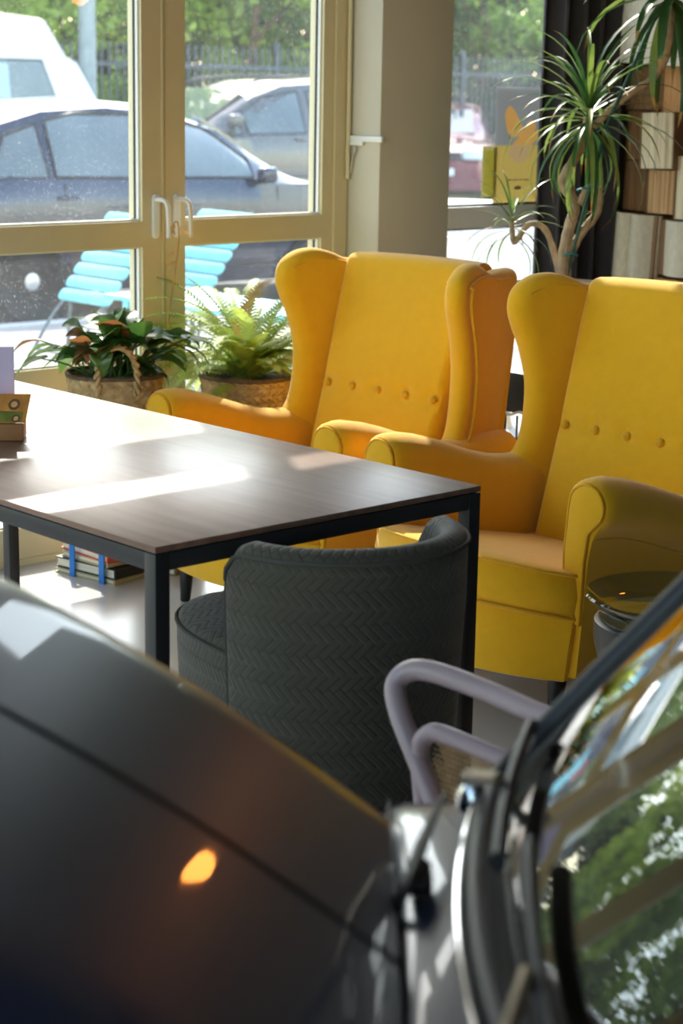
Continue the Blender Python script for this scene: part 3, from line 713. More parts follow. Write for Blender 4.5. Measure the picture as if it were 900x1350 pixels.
stack = [('thin yellowed paperback lowest in the strapped stack on the floor', .165, .255, .016, (.45, .38, .18), 2),
         ('thick black hardback in the middle of the strapped stack', .158, .262, .032, (.012, .012, .013), 1),
         ('tan paperback above the black hardback in the strapped stack', .150, .22, .018, (.55, .42, .25), -4),
         ('red-spined book near the top of the strapped stack', .145, .255, .024, (.60, .07, .03), -9),
         ('beige book on top of the strapped stack under the table', .13, .20, .018, (.55, .47, .38), -7)]
z = .0
for lb, sx, sy, sz, col, ro in stack:
    book('book', lb, 3.145, 4.455, z, sy, sx, sz, math.radians(8+ro-90), col, 'books strapped together under the table'); z += sz+.0006
M_strapb = mat('blue_ribbon', (.02, .20, .62), .5, var=.1)
def strap(name, label, x, y, rz, y0, hw, h):
    o = obj(name, plate([-hw-.004, -hw, hw, hw+.004], [-.0, .0012, h, h+.004], [(1, 1)], y0-.011, y0+.011), M_strapb)
    o.location = (x, y, 0); o.rotation_euler = (0, 0, rz); tag(o, label, 'strap', 'blue straps around the books')
strap('strap', 'blue strap on the wall side of the first book stack', 3.145, 4.455, math.radians(8), .045, .087, .112)
strap('strap', 'blue strap nearest the table leg around the first book stack', 3.145, 4.455, math.radians(8), -.085, .087, .112)
z = 0
for lb, sx, sy, sz, col, ro in [('olive book lowest in the second strapped bundle', .13, .19, .025, (.20, .18, .07), 0), ('dark teal book in the middle of the second strapped bundle', .12, .18, .03, (.03, .12, .14), 3), ('brown book on top of the second strapped bundle', .12, .18, .03, (.30, .20, .09), -2)]:
    book('book', lb, 3.325, 4.40, z, sy, sx, sz, math.radians(20+ro-90), col, 'second strapped bundle of books'); z += sz+.0006
strap('strap', 'blue strap around the second, smaller bundle of books', 3.325, 4.40, math.radians(20), -.05, .068, .087)

mh = thing('menu_holder', 'small wooden block holding cards at the left end of the table', 'menu holder', (1.978, 3.235, .7405), math.radians(-38))
M_wblk = mat('block_wood', (.33, .15, .06), .45, var=.2, vscale=7, stretch=(1, 9, 1))
obj('block', box(-.09, .09, -.035, .035, 0, .036, .003), M_wblk, mh)
obj('backing_block', box(-.09, .09, .012, .03, .036, .06, .003), M_wblk, mh)
def card(name, label, w_, h, x, y, lean, slant, m, m2=None):
    t = thing(name, label, 'card', (1.978, 3.235, .7405), math.radians(-38))
    F = lambda a, b, c: (x+a+slant*b, y+c+lean*b, .0365+b)
    obj('sheet', pillow([(0, 0), (w_, 0), (w_, h), (0, h)], .0016, .0004, 1, F), m, t)
    return t, F
c1, F = card('lilac_card', 'pale lilac menu card standing in the wooden holder', .145, .155, -.075, .004, .02, 0., mat('lilac_card', (.62, .52, .74), .5, var=.03))
for k, (a, b) in enumerate(((.112, .028), (.124, .030), (.133, .022))):
    obj('script_stroke', tube(catmull([(F(a, b, -.0014)), F(a+.004, b+.014, -.0014), F(a+.009, b+.004, -.0014), F(a+.007, b-.004, -.0014)], 4), .0008, 5), mat('violet_ink', (.22, .12, .40), .6), c1)
c2, F = card('orange_card', 'orange and green printed card leaning in front of the lilac card', .158, .062, -.065, -.022, -.12, .22, mat('orange_card', (.62, .27, .05), .45, var=.25, vscale=30))
obj('green_band', pillow([(0.0, .002), (.150, .002), (.150, .024), (0.0, .030)], .0004, .0001, 1, lambda a, b, c: F(a, b, -.0012+c)), mat('green_print', (.17, .20, .03), .45, var=.3, vscale=40), c2)
for cx, cy, r in ((.128, .040, .012), (.137, .010, .009), (.09, .034, .009)):
    obj('round_print', pillow(circ(cx, cy, r, 18), .0004, .0001, 1, lambda a, b, c: F(a, b, -.0018+c)), mat('dark_print', (.16, .07, .03), .5, var=.4, vscale=60), c2)
    obj('round_print', pillow(circ(cx, cy, r*.55, 14), .0004, .0001, 1, lambda a, b, c: F(a, b, -.0023+c)), mat('peach_print', (.72, .42, .18), .5), c2)

# ------------------------------------------------------------------ curtain, poster, book wall
def curtain():
    A, B = Vector((5.275, 4.60, 0)), Vector((5.72, 4.50, 0)); d = (B-A); L = d.length; d.normalize(); nn = Vector((-d.y, d.x, 0))
    n = 130; pts = []
    for i in range(n+1):
        x = i/n; ph = x*5.2*2*pi
        pts.append(A+d*(x*L+.012*math.sin(ph*2))+nn*(.034*math.sin(ph)+.012*math.sin(ph*.43+1)))
    rings = []
    for z in [.03+3.0*k/24 for k in range(25)]:
        s = 1+.18*(1-z/3); c = sum(pts, Vector())/len(pts)
        f = [c+(p-c)*1.0+nn*((p-c).dot(nn)*(s-1)) for p in pts]
        rings.append([Vector((p.x, p.y, z)) for p in f]+[Vector((p.x+nn.x*.006, p.y+nn.y*.006, z)) for p in reversed(f)])
    o = obj('curtain', add_loft(bmesh.new(), rings), M_curt, ang=3)
    tag(o, 'charcoal floor-length drape in the corner between window and book wall', 'curtain')
curtain()
pz = lambda x, y: (5.17+(x-650)*.00415, 1.495-(y-115)*.00284)
po = thing('poster', 'grey and yellow poster with an orange shape stuck outside on the right window', 'poster', (0, 4.7475, 0))
M_pg = mat('poster_grey', (.24, .25, .26), .6, trans=.14); M_py = mat('poster_yellow', (.50, .37, .10), .6, trans=.14)
M_po = mat('poster_orange', (.58, .31, .09), .6, trans=.14); M_pk = mat('poster_pink', (.48, .33, .17), .6, trans=.14)
def inside(p, P):
    c = False
    for i in range(len(P)):
        (x1, y1), (x2, y2) = P[i], P[i-1]
        if (y1 > p[1]) != (y2 > p[1]) and p[0] < (x2-x1)*(p[1]-y1)/(y2-y1)+x1: c = not c
    return c
SH = [(2, smooth2([(663, 152), (668, 140), (675, 144), (683, 158), (689, 170), (684, 178), (676, 181), (668, 175)], 3)),
      (2, [(674, 191.6), (684, 178.5), (690, 171), (695, 160), (700, 157), (706, 164), (705, 174), (712, 168), (714.5, 150), (717.5, 150), (717.5, 172), (708, 184), (700, 191.6)]),
      (3, [(674, 191.9), (700, 191.9), (697, 206), (688, 216), (676, 212), (669, 203)])]
SH += [(4, [(a, 238.4), (b, 238.4), (b, 236.8), (a, 236.8)]) for a, b in ((669, 675), (677, 684), (686, 690), (692, 699))]
SH += [(4, [(684+5*math.cos(2*pi*k/16), 248+2.6*math.sin(2*pi*k/16)) for k in range(16)])]
bm = bmesh.new(); NX, NY = 100, 190; gv = {}
for i in range(NX+1):
    for j in range(NY+1):
        a, b = pz(650+68*i/NX, 115+153*j/NY); gv[i, j] = bm.verts.new((a, 0, b))
for i in range(NX):
    for j in range(NY):
        f = bm.faces.new((gv[i, j], gv[i+1, j], gv[i+1, j+1], gv[i, j+1])); c_ = (650+68*(i+.5)/NX, 115+153*(j+.5)/NY)
        f.material_index = 0 if c_[1] < 191.8 else 1
        for mi, P in SH:
            if inside(c_, P): f.material_index = mi
obj('printed_sheet', bm, [M_pg, M_py, M_po, M_pk, mat('poster_ink', (.35, .30, .16), .7)], po)
o = obj('poster_reflection', box(5.11, 5.19, 4.7505, 4.7512, 1.085, 1.275), mat('reflection_yellow', (.45, .42, .12), .6, trans=.4)); tag(o, 'narrow yellow-green strip left of the poster, put in as its reflection in the double pane', 'poster')  # coloured strip stands in for the poster's reflection in the double glazing

def page_mat(name, col, lines=False):
    m = mat(name, col, .9, var=.10, vscale=3)
    n = m.node_tree.nodes; l = m.node_tree.links; b = n['Principled BSDF']
    tc = n.new('ShaderNodeTexCoord'); mp = n.new('ShaderNodeMapping'); l.new(tc.outputs['Object'], mp.inputs[0])
    nz = n.new('ShaderNodeTexNoise'); l.new(mp.outputs[0], nz.inputs['Vector'])
    mx = n.new('ShaderNodeMixRGB'); mx.blend_type = 'MULTIPLY'
    if lines:  # rows of small print
        wv = n.new('ShaderNodeTexWave'); wv.bands_direction = 'Z'; wv.inputs['Scale'].default_value = 52; l.new(tc.outputs['Object'], wv.inputs[0])
        mp.inputs['Scale'].default_value = (1, 90, 40); nz.inputs['Scale'].default_value = 1
        mu = n.new('ShaderNodeMath'); mu.operation = 'MULTIPLY'; l.new(wv.outputs['Fac'], mu.inputs[0]); l.new(nz.outputs[0], mu.inputs[1]); fac = mu.outputs[0]; lo, hi, dk = .30, .42, .72
    else:      # page edges run vertically
        mp.inputs['Scale'].default_value = (60, 260, 1.2); nz.inputs['Scale'].default_value = 1; fac = nz.outputs[0]; lo, hi, dk = .35, .65, .68
    cr = n.new('ShaderNodeValToRGB'); e = cr.color_ramp.elements; e[0].position = lo; e[1].position = hi
    if lines: e[0].color = (1, 1, 1, 1); e[1].color = (dk, dk, dk, 1)
    else: e[0].color = (dk, dk*.93, dk*.85, 1); e[1].color = (1, 1, 1, 1)
    l.new(fac, cr.inputs[0]); old = b.inputs['Base Color'].links[0].from_socket
    mx.inputs[0].default_value = 1; l.new(old, mx.inputs[1]); l.new(cr.outputs[0], mx.inputs[2]); l.new(mx.outputs[0], b.inputs['Base Color'])
    return m
P_br = page_mat('pages_brown', (.26, .15, .075)); P_or = page_mat('pages_orange', (.68, .38, .17)); P_tan = page_mat('pages_tan', (.72, .48, .26))
P_cr = page_mat('pages_cream', (.88, .80, .60)); P_txt = page_mat('pages_printed', (.82, .76, .60), True); P_pale = page_mat('pages_pale', (.88, .86, .79), True)
def wall_book(label, y0, y1, z0, z1, m, depth=.16, tilt=0., kind='fan', cov=(.25, .14, .07)):
    yc, zc = (y0+y1)/2, (z0+z1)/2; hw, hh = abs(y1-y0)/2, (z1-z0)/2
    t = thing('wall_book', label, 'book', (5.78, yc, zc), 0, 'opened books fixed to the wall'); t.rotation_euler = (tilt, 0, 0)
    if kind == 'fan':   # fore-edge towards the room, pages fanned
        rings = []
        for z in (-hh, hh):
            rings.append([Vector((-.005, -hw*.8, z))]+[Vector((-depth+.022*(a*a)+.003*math.sin(a*23), a*hw, z)) for a in [-1+2*k/26 for k in range(27)]]+[Vector((-.005, hw*.8, z))])
        obj('page_block', add_loft(bmesh.new(), rings), m, t, ang=.9)
        for s in (-1, 1):
            obj('cover', add_loft(bmesh.new(), [[Vector(((-.005), s*hw*.8, z)), Vector((-depth+.015, s*(hw+.001), z)), Vector((-depth+.015, s*(hw+.004), z)), Vector((-.005, s*(hw*.8+.004), z))] for z in (-hh-.002, hh+.002)]), mat('wallcover_%d' % int(cov[0]*100), cov, .6, var=.1), t)
    else:               # opened flat, both printed pages facing the room
        for s in (-1, 1):
            n = 14; top = []
            for k in range(n+1):
                a = k/n; top.append((a, -depth-.035*math.sin(pi*min(1, a*1.1+.05))*(1-.4*a)+.03*a*a))
            rings = [[Vector((x, s*a*hw, z)) for a, x in top]+[Vector((x+.02+.004*(1-a), s*a*hw, z)) for a, x in reversed(top)] for z in (-hh, -hh*.5, 0, hh*.5, hh)]
            obj('page', add_loft(bmesh.new(), rings), m, t, ang=.9)
        obj('cover', box(-depth+.018, -.004, -hw*.98, hw*.98, -hh*.99, hh*.99, .003), mat('wallcover_%d' % int(cov[0]*100), cov, .6, var=.1), t)
WB = [('big pale opened book with torn lower edge at the top of the book wall', 4.56, 4.06, 1.585, 1.95, P_pale, .20, .05, 'open'),
      ('dark brown fanned book beside the curtain, upper row', 4.50, 4.33, 1.420, 1.580, P_br, .15, 0, 'fan'),
      ('orange-brown fanned book in the upper row at the photo edge', 4.325, 4.15, 1.412, 1.582, P_or, .16, 0, 'fan'),
      ('brown fanned book behind the drooping dracaena leaves', 4.50, 4.385, 1.232, 1.414, P_br, .14, 0, 'fan'),
      ('cream fanned book standing furthest out of the wall', 4.378, 4.228, 1.204, 1.410, P_cr, .21, -.03, 'fan'),
      ('grey-brown fanned book at the photo edge right of the cream one', 4.222, 4.06, 1.262, 1.408, P_br, .14, 0, 'fan'),
      ('dark reddish fanned book beside the curtain below the brown one', 4.49, 4.362, 1.040, 1.226, P_br, .15, .02, 'fan'),
      ('tan orange fanned book directly under the cream one', 4.357, 4.232, 1.036, 1.198, P_tan, .18, 0, 'fan'),
      ('cream fanned book at the photo edge, right of the tan one', 4.226, 4.06, 1.02, 1.252, P_cr, .18, 0, 'fan'),
      ('pale opened page curling out beside the curtain, low row', 4.52, 4.30, .775, 1.030, P_txt, .19, .04, 'open'),
      ('opened book with printed pages low on the wall at the photo edge', 4.30, 3.96, .805, 1.012, P_txt, .17, 0, 'open'),
      ('orange fanned book lowest on the wall just above the armchair', 4.40, 4.02, .60, .790, P_or, .16, 0, 'fan')]
for lb, y0, y1, z0, z1, m, dp, tl, kd in WB: wall_book(lb, y1, y0, z0, z1, m, dp, tl, kd)

# ------------------------------------------------------------------ pendant lamp (its bulb glows in the car paint)
t = thing('pendant_lamp', 'small pendant lamp with a glowing warm bulb hanging over the room', 'lamp', (4.60, 2.83, -.13))
obj('cord', tube([(0, 0, 2.16), (0, 0, 3.53)], .004, 8), M_steel, t)
obj('socket', lathe([(.012, 2.17), (.02, 2.16), (.022, 2.10), (.018, 2.08)], 16), M_steel, t)
obj('bulb', lathe([(.015, 2.08), (.03, 2.05), (.045, 2.0), (.042, 1.965), (.02, 1.94), (.002, 1.935)], 16), mat('warm_bulb', (1, .6, .3), .3, emit=((1, .30, .05), 18)), t)

# ------------------------------------------------------------------ round glass-topped side table
t = thing('side_table', 'round side table with dished glass top on a dark drum, before the right armchair', 'side table', (2.81, 2.055, 0))
obj('drum', lathe([(.115, 0), (.118, .005), (.112, .20), (.125, .38)], 36), mat('drum_wood', (.20, .12, .065), .5, var=.25, vscale=7, stretch=(1, 1, .15)), t)
obj('collar', lathe([(.125, .38), (.150, .385), (.158, .42), (.158, .455), (.150, .46)], 36), M_steel, t)
obj('glass_top', lathe([(.03, .468), (.12, .470), (.155, .482), (.176, .502), (.180, .508), (.176, .512), (.168, .507), (.148, .490), (.115, .479), (.03, .477)], 48), glass_mat('table_glass', (.70, .76, .74), 0, 1.0), t)
obj('inlay', lathe([(.150, .461), (.150, .464), (.01, .464)], 36), mat('inlay_dark', (.02, .024, .022), .25), t)

# ------------------------------------------------------------------ lilac bentwood armchair with cane
t = thing('bentwood_armchair', 'lilac lacquered bentwood armchair with looped arms and cane sides, behind the car', 'chair', (1.45, 1.45, 0))
LO = Vector((1.45, 1.45, 0)); Lc = lambda P: [Vector(p)-LO for p in P]
mir = lambda P: [(2.9-p[0]-.02, p[1], p[2]) for p in P]
right = [(1.655, 1.535, .44), (1.672, 1.59, .50), (1.69, 1.655, .56), (1.703, 1.705, .61), (1.718, 1.728, .645), (1.733, 1.70, .668), (1.742, 1.62, .668), (1.738, 1.50, .662), (1.725, 1.40, .66), (1.66, 1.27, .66), (1.55, 1.195, .66), (1.44, 1.175, .66)]
left = mir(right)
obj('arm_loop', tube(catmull(Lc(right[:-1]+list(reversed(left))), 7), .0155, 12), M_lilac, t)
for sgn, ff in (('r', lambda P: P), ('l', mir)):
    fr = ff([(1.665, 1.60, .43), (1.682, 1.632, .50), (1.692, 1.652, .57), (1.697, 1.64, .598), (1.70, 1.60, .603), (1.698, 1.45, .596), (1.68, 1.34, .59), (1.655, 1.30, .57), (1.63, 1.29, .43)])
    sf = obj('side_frame', tube(catmull(Lc(fr), 6), .0135, 10), M_lilac, t)
    bm = bmesh.new(); n = 26
    def SP(u, v):  # panel between frame front and back
        y = 1.305+.325*u; z = .44+.150*v; x = 1.652+.035*(v)+.012*u
        q = ff([(x, y, z)])[0]; return Vector(q)-LO
    for k in range(-24, 52):
        for dsl in (1, -1):
            a0 = k/26*1.0; pts = []
            u0, u1 = k/48, k/48+.46*1
            if dsl < 0: u0, u1 = u1, u0
            v0, v1 = 0, 1
            # clip to the panel
            c = []
            for j in range(7):
                v = j/6; u = u0+(u1-u0)*v
                if 0 <= u <= 1: c.append(SP(u, v))
            if len(c) > 1: add_tube(bm, c, .0013, 4, flat=.4)
    for k in range(22):
        add_tube(bm, [SP(0, (k+.5)/22), SP(1, (k+.5)/22)], .0012, 4, flat=.4)
    o = obj('cane_panel', bm, M_cane, sf); o['kind'] = 'stuff'
    for P in (ff([(1.66, 1.585, .44), (1.672, 1.63, .2), (1.678, 1.65, 0)]), ff([(1.60, 1.25, .44), (1.64, 1.20, .2), (1.66, 1.17, 0)])):
        obj('leg', tube(catmull(Lc(P), 5), .0155, 10), M_lilac, t)
obj('seat', pillow([(a-LO.x, b-LO.y) for a, b in rrect(1.24, 1.65, 1.24, 1.62, .09)], .035, .014, 4, lambda a, b, c: (a, b, .437+c)), M_lilac, t)
obj('back_panel', add_loft(bmesh.new(), [[Vector(p)-LO+Vector((0, 0, 0)) for p in ((1.25, 1.25, z), (1.35, 1.195, z), (1.44, 1.185, z), (1.53, 1.195, z), (1.63, 1.25, z), (1.63, 1.256, z), (1.53, 1.203, z), (1.44, 1.193, z), (1.35, 1.203, z), (1.25, 1.256, z))] for z in (.46, .645)]), M_cane, t)

# ------------------------------------------------------------------ the old car indoors, right in front of the camera
K = 1.1
def ck(u, v, z): return Vector((u*K, v*K, 1.45+(z-1.45)*K))
M_navy = mat('old_car_paint', (.006, .019, .058), .30, metal=0, spec=.3, coat=.55, var=.10, vscale=3)
M_navy.node_tree.nodes['Principled BSDF'].inputs['Coat IOR'].default_value = 1.5
M_wind = glass_mat('windscreen_glass', (.52, .58, .56), 0, 2.4)
oc = thing('vintage_car', 'dark navy vintage car parked indoors with raised bonnet, closest to us', 'car', (0, 0, 0), -YAW)
def hz(d): return .858+.79*d-.43*d*d
def panel(v0, v1, roll0, roll1, nv=16, th=.010, d1=.80):
    nu = 26; top = []; bot = []
    for i in range(nv+1):
        v = v0+(v1-v0)*i/nv; row = []; rowb = []
        for k in range(nu+1):
            d = d1*k/nu; z = hz(d)
            z -= roll1*max(0, (v-(v1-.10))/.10)**2 if roll1 else 0
            z -= roll0*max(0, ((v0+.22)-v)/.22)**2 if roll0 else 0
            v_ = v+(.9-v)*.10*(d/d1)**2
            row.append(ck(.045-d, v_, z)); rowb.append(ck(.045-d-.004, v_, z-th))
        top.append(row); bot.append(rowb)
    rings = [a+list(reversed(b)) for a, b in zip(top, bot)]
    return add_loft(bmesh.new(), rings)
obj('bonnet', panel(1.172, 1.505, 0, .055), M_navy, oc, ang=.6)
obj('bonnet_side', panel(.66, 1.162, .20, 0), M_navy, oc, ang=.6)
obj('bonnet_seal', tube([ck(.045-.8*k/24, 1.167+(.9-1.167)*.10*(k/24)**2, hz(.8*k/24)-.004) for k in range(25)], .006, 6), M_gasket, oc)
obj('bonnet_edge', add_loft(bmesh.new(), [[ck(.0455, .70+.79*k/14, .853), ck(.0475, .70+.79*k/14, .850), ck(.0475, .70+.79*k/14, .800), ck(.040, .70+.79*k/14, .800)] for k in range(15)]), M_navy, oc)
ub = lambda v: .097+.36*(v-1.17)**2
# scuttle between bonnet and windscreen
rows = []
for k in range(21):
    v = .78+.80*k/20; e = max(0, (abs(v-1.18)-.32)/.10); dz = -.03*e*e-.07*max(0, v-1.02)**2
    rows.append([ck(.050, v, .838+dz), ck(.052, v, .846+dz), ck(.062+.0*v, v, .850+dz), ck((.05+ub(v))/2, v, .851+dz), ck(ub(v)-.004, v, .858+dz), ck(ub(v)+.02, v, .856+dz), ck(ub(v)+.02, v, .80+dz), ck(.050, v, .80+dz)])
obj('scuttle_panel', add_loft(bmesh.new(), rows), M_navy, oc, ang=.8)
# windscreen, rubber and trim
def gl(v, s):  # point on the glass: s along the slope
    return ck(ub(v)+.012+s*.643+.02*s*s, v-(v-1.17)*.12*s, .874+s*.766-.05*s*s)
VS = [.83+.66*k/22 for k in range(23)]
rows = []
for k in range(15):
    s_ = .56*k/14
    rows.append([gl(v, s_) for v in VS]+[gl(v, s_)+Vector((.004, 0, -.003)) for v in reversed(VS)])
obj('windscreen', add_loft(bmesh.new(), rows), M_wind, oc, ang=2)
edge = [gl(v, -.008) for v in VS]+[gl(VS[-1]+.012, .02+.54*k/10) for k in range(11)]+[gl(v, .57) for v in reversed(VS)]+[gl(VS[0]-.012, .56-.54*k/10) for k in range(11)]
obj('windscreen_rubber', tube(edge, .0125, 10, True), M_gasket, oc)
obj('chrome_trim', tube([p+Vector((-.016, 0, -.006)) for p in edge[:23]], .0035, 8), M_chrome, oc)
obj('windscreen_frame', tube([gl(VS[-1]+.038, -.02+.62*k/10)+Vector((.012, 0, -.010)) for k in range(11)], .018, 8), M_navy, oc)
# wipers
def wiper(v0, v1, s0, s1, pv):
    P = [gl(v0+(v1-v0)*k/12, s0+(s1-s0)*k/12) for k in range(13)]
    wb = obj('wiper_blade', tube([p+Vector((-.012, 0, .012)) for p in P], .007, 8, flat=1.4), M_gasket, oc)
    m_ = len(P)//2
    obj('wiper_arm', tube([pv, pv+Vector((-.004, 0, .02)), (pv+P[m_])*.5+Vector((-.022, 0, .022)), P[m_]+Vector((-.021, 0, .021))], [.010, .009, .007, .006], 8), mat('aged_steel', (.30, .24, .17), .35, metal=.8, var=.2, vscale=20), oc)
    obj('wiper_pivot', lathe([(.016, -.012), (.016, .004), (.010, .014), (.002, .016)], 14, pv), M_chrome, oc)
wiper(1.205, .86, .062, .013, ck(.100, .90, .862))
wiper(1.47, 1.23, .055, .03, ck(.118, 1.47, .862))
# bonnet hinge
M_hinge = mat('hinge_black', (.012, .010, .008), .5, var=.2)
obj('hinge', tube(catmull([ck(.040, 1.28, .835), ck(.056, 1.29, .862), ck(.072, 1.36, .872), ck(.092, 1.435, .880)], 5), [.009]*10+[.008, .007, .006, .005, .004, .003], 8, flat=.5), M_hinge, oc)
obj('hinge', pillow(rrect(-.010, .010, -.022, .022, .006), .016, .005, 3, lambda a, b, c: ck(.066+a, 1.315+b, .856+c)), M_hinge, oc)
# lower body, sills, nose and cabin
def bodyring(u, hw, z0, z1):
    c = 1.16
    return [ck(u, c+hw*x, z0+(z1-z0)*y) for x, y in ((-.86, 0), (-1, .18), (-1.0, .55), (-.97, .82), (-.88, .98), (-.5, 1), (0, 1.0), (.5, 1), (.88, .98), (.97, .82), (1.0, .55), (1, .18), (.86, 0))]
obj('front_body', add_loft(bmesh.new(), [bodyring(u, h, a, b) for u, h, a, b in ((-.86, .34, .42, .66), (-.80, .40, .34, .74), (-.60, .44, .30, .79), (-.2, .45, .28, .805), (.0, .45, .28, .81), (.044, .45, .28, .81))]), M_navy, oc)
obj('rear_body', add_loft(bmesh.new(), [bodyring(u, h, a, b) for u, h, a, b in ((.051, .45, .28, .80), (.13, .46, .28, .80), (.5, .47, .27, .82), (1.1, .47, .27, .82), (1.5, .44, .30, .78), (1.72, .36, .40, .70))]), M_navy, oc)
obj('dashboard', add_loft(bmesh.new(), [[ck(ub(v)+.03, v, .862), ck(ub(v)+.10, v, .870), ck(.32, v, .86), ck(.34, v, .80), ck(ub(v)+.03, v, .80)] for v in [.84+.64*k/12 for k in range(13)]]), M_dark, oc)
obj('steering_wheel', tube([ck(.36+.13*math.cos(a)*.45, 1.02+.17*math.sin(a), .965+.13*math.cos(a)) for a in [2*pi*k/30 for k in range(30)]], .012, 8, True), M_dark, oc)
obj('steering_column', tube([ck(.30, 1.02, .84), ck(.36, 1.02, .965)], .016, 8), M_dark, oc)
for v in (.98, 1.36): obj('seat', pillow(rrect(-.15, .15, 0, .40, .07), .09, .035, 4, lambda a, b, c: ck(.74+c+b*.25, v+a, .72+b)), M_dark, oc)
obj('roof', add_loft(bmesh.new(), [[gl(v, .585)*1.0+Vector((x*K, 0, dz)) for v in VS]+[gl(v, .585)+Vector((x*K, 0, dz-.02)) for v in reversed(VS)] for x, dz in ((0, 0), (.2, .035), (.5, .05), (.8, .03), (1.0, -.03), (1.1, -.12))]), M_navy, oc)
for v in (.80, 1.50): obj('rear_pillar', tube([ck(1.25, v, .80), ck(1.32, 1.17+(v-1.17)*.9, 1.0), ck(1.40, 1.17+(v-1.17)*.85, 1.18)], .03, 8), M_navy, oc)
for u in (-.52, 1.25):
    for v, sg in ((.72, -1), (1.60, 1)):
        o = obj('wheel', lathe([(.10, -.055), (.235, -.06), (.255, -.04), (.255, .04), (.235, .06), (.16, .05), (.14, .03), (.03, .045)], 28), M_tire, oc); p_ = ck(u, v, 0); o.location = (p_.x, p_.y, .256); o.rotation_euler = (pi/2*(-sg), 0, 0)
for v in (.92, 1.40):
    o = obj('headlamp', lathe([(.07, 0), (.085, .02), (.08, .05), (.04, .075), (.002, .08)], 22), M_lampg, oc); o.location = ck(-.83, v, .60); o.rotation_euler = (0, -pi/2, 0)
obj('bumper', tube(catmull([ck(-.78, .66, .36), ck(-.90, .80, .36), ck(-.93, 1.16, .36), ck(-.90, 1.52, .36), ck(-.78, 1.66, .36)], 5), .03, 10, flat=1.3), M_chrome, oc)

# ------------------------------------------------------------------ turquoise terrace furniture
def terrace_chair(label, x, y, rz, first=None):
    if first: return dup(first, (x, y, -.01), rz, label)
    t = thing('slatted_chair', label, 'chair', (x, y, -.01), rz, 'folded turquoise chairs on the pavement')
    # folded flat and leaning: local +y is the side the feet stand on
    A_, B_ = Vector((0, .25, 0)), Vector((0, -.38, .82)); d_ = (B_-A_); L_ = d_.length; d_.normalize(); n_ = Vector((0, d_.z, -d_.y))
    on = lambda x, q, off: Vector((x, 0, 0))+A_+d_*q+n_*off
    for k in range(7):
        q = .45*L_+.082*k*L_
        obj('slat', pillow(rrect(-.24, .24, -.036, .036, .030), .016, .005, 2, lambda a, b, c: on(a, q+b, .016+c)), M_turq, t)
    for s in (-1, 1):
        obj('upright', tube(catmull([on(s*.19, 0, 0), on(s*.19, .3, .02), on(s*.185, .6, -.004), on(s*.185, L_, -.004)], 5), .013, 6, flat=.5), M_iron, t)
        obj('folding_leg', tube([on(s*.16, .42*L_, -.02), (s*.16, -.02, .2), (s*.16, .0, 0)], .012, 6, flat=.5), M_iron, t)
    obj('cross_bar', tube([on(-.19, .12, 0), on(.19, .12, 0)], .008, 6), M_iron, t)
    obj('cross_bar', tube([(-.16, -.012, .12), (.16, -.012, .12)], .008, 6), M_iron, t)
    return t
ch1 = terrace_chair('folded turquoise slatted chair, middle one seen through the left lower pane', 5.60, 8.10, pi/2)
terrace_chair('folded turquoise slatted chair cut by the left edge of the photo', 4.98, 8.75, pi/2, ch1)
terrace_chair('folded turquoise slatted chair seen right of the door mullion, above the fern', 6.22, 8.06, pi/2, ch1)
def slat_table(label, x, y, rz, L, Wd, z, n):
    t = thing('slatted_table', label, 'table', (x, y, -.01), rz)
    for k in range(n):
        xx = -Wd/2+Wd*(k+.5)/n
        obj('slat', box(xx-Wd/n*.44, xx+Wd/n*.44, -L/2, L/2, z-.025, z, .004), M_turq, t)
    for yy in (-L*.36, L*.36): obj('cross_rail', box(-Wd*.48, Wd*.48, yy-.02, yy+.02, z-.06, z-.0255, .003), M_turq, t)
    for sx in (-1, 1):
        for sy in (-1, 1): obj('leg', tube([(sx*Wd*.42, sy*L*.36, 0), (sx*Wd*.36, sy*L*.36, z-.06)], .014, 6), M_iron, t)
slat_table('low turquoise slatted bench table on the pavement outside, behind the fern', 5.70, 7.05, .03, 1.25, .52, .45, 7)
# white table and shell chairs seen through the right window
t = thing('cafe_table', 'small white table on the pavement beside the right window', 'table', (9.3, 8.8, -.01))
obj('table_top', lathe([(.02, .73), (.38, .73), (.40, .742), (.395, .755), (.02, .757)], 32), M_white, t)
obj('column', lathe([(.22, 0), (.22, .01), (.03, .03), (.025, .70), (.12, .729)], 20), M_white, t)
def shell_chair(label, x, y, rz, first=None):
    if first: return dup(first, (x, y, -.01), rz, label)
    t = thing('shell_chair', label, 'chair', (x, y, -.01), rz, 'white shell chairs outside')
    rings = []
    for k in range(15):
        a = k/14; z = .44+.40*a**1.3; yy = -.16-.12*a; hw = .22*(1-.12*a-.75*max(0, (a-.8)/.2)**2)
        ring = [Vector((hw*math.sin(q), yy+.20*(1-a*.4)*(1-math.cos(q))*.55, z+.0*q)) for q in [-1.35+2.7*j/16 for j in range(17)]]
        rings.append(ring+[p+Vector((0, -.012, 0)) for p in reversed(ring)])
    obj('backrest', add_loft(bmesh.new(), rings), M_white, t)
    obj('seat', pillow(rrect(-.215, .215, -.2, .2, .12), .03, .012, 3, lambda a, b, c: (a, b, .435+c)), M_white, t)
    for sx in (-1, 1):
        for sy in (-1, 1): obj('leg', tube([(sx*.15, sy*.13, .42), (sx*.22, sy*.2, 0)], .013, 8), MATS['bench_wood'], t)
    return t
s1 = shell_chair('white shell chair outside, just left of the dracaena behind the left armchair', 6.05, 5.72, 2.4)
shell_chair('second white shell chair outside, half hidden by the pillar', 5.98, 6.25, 1.9, s1)

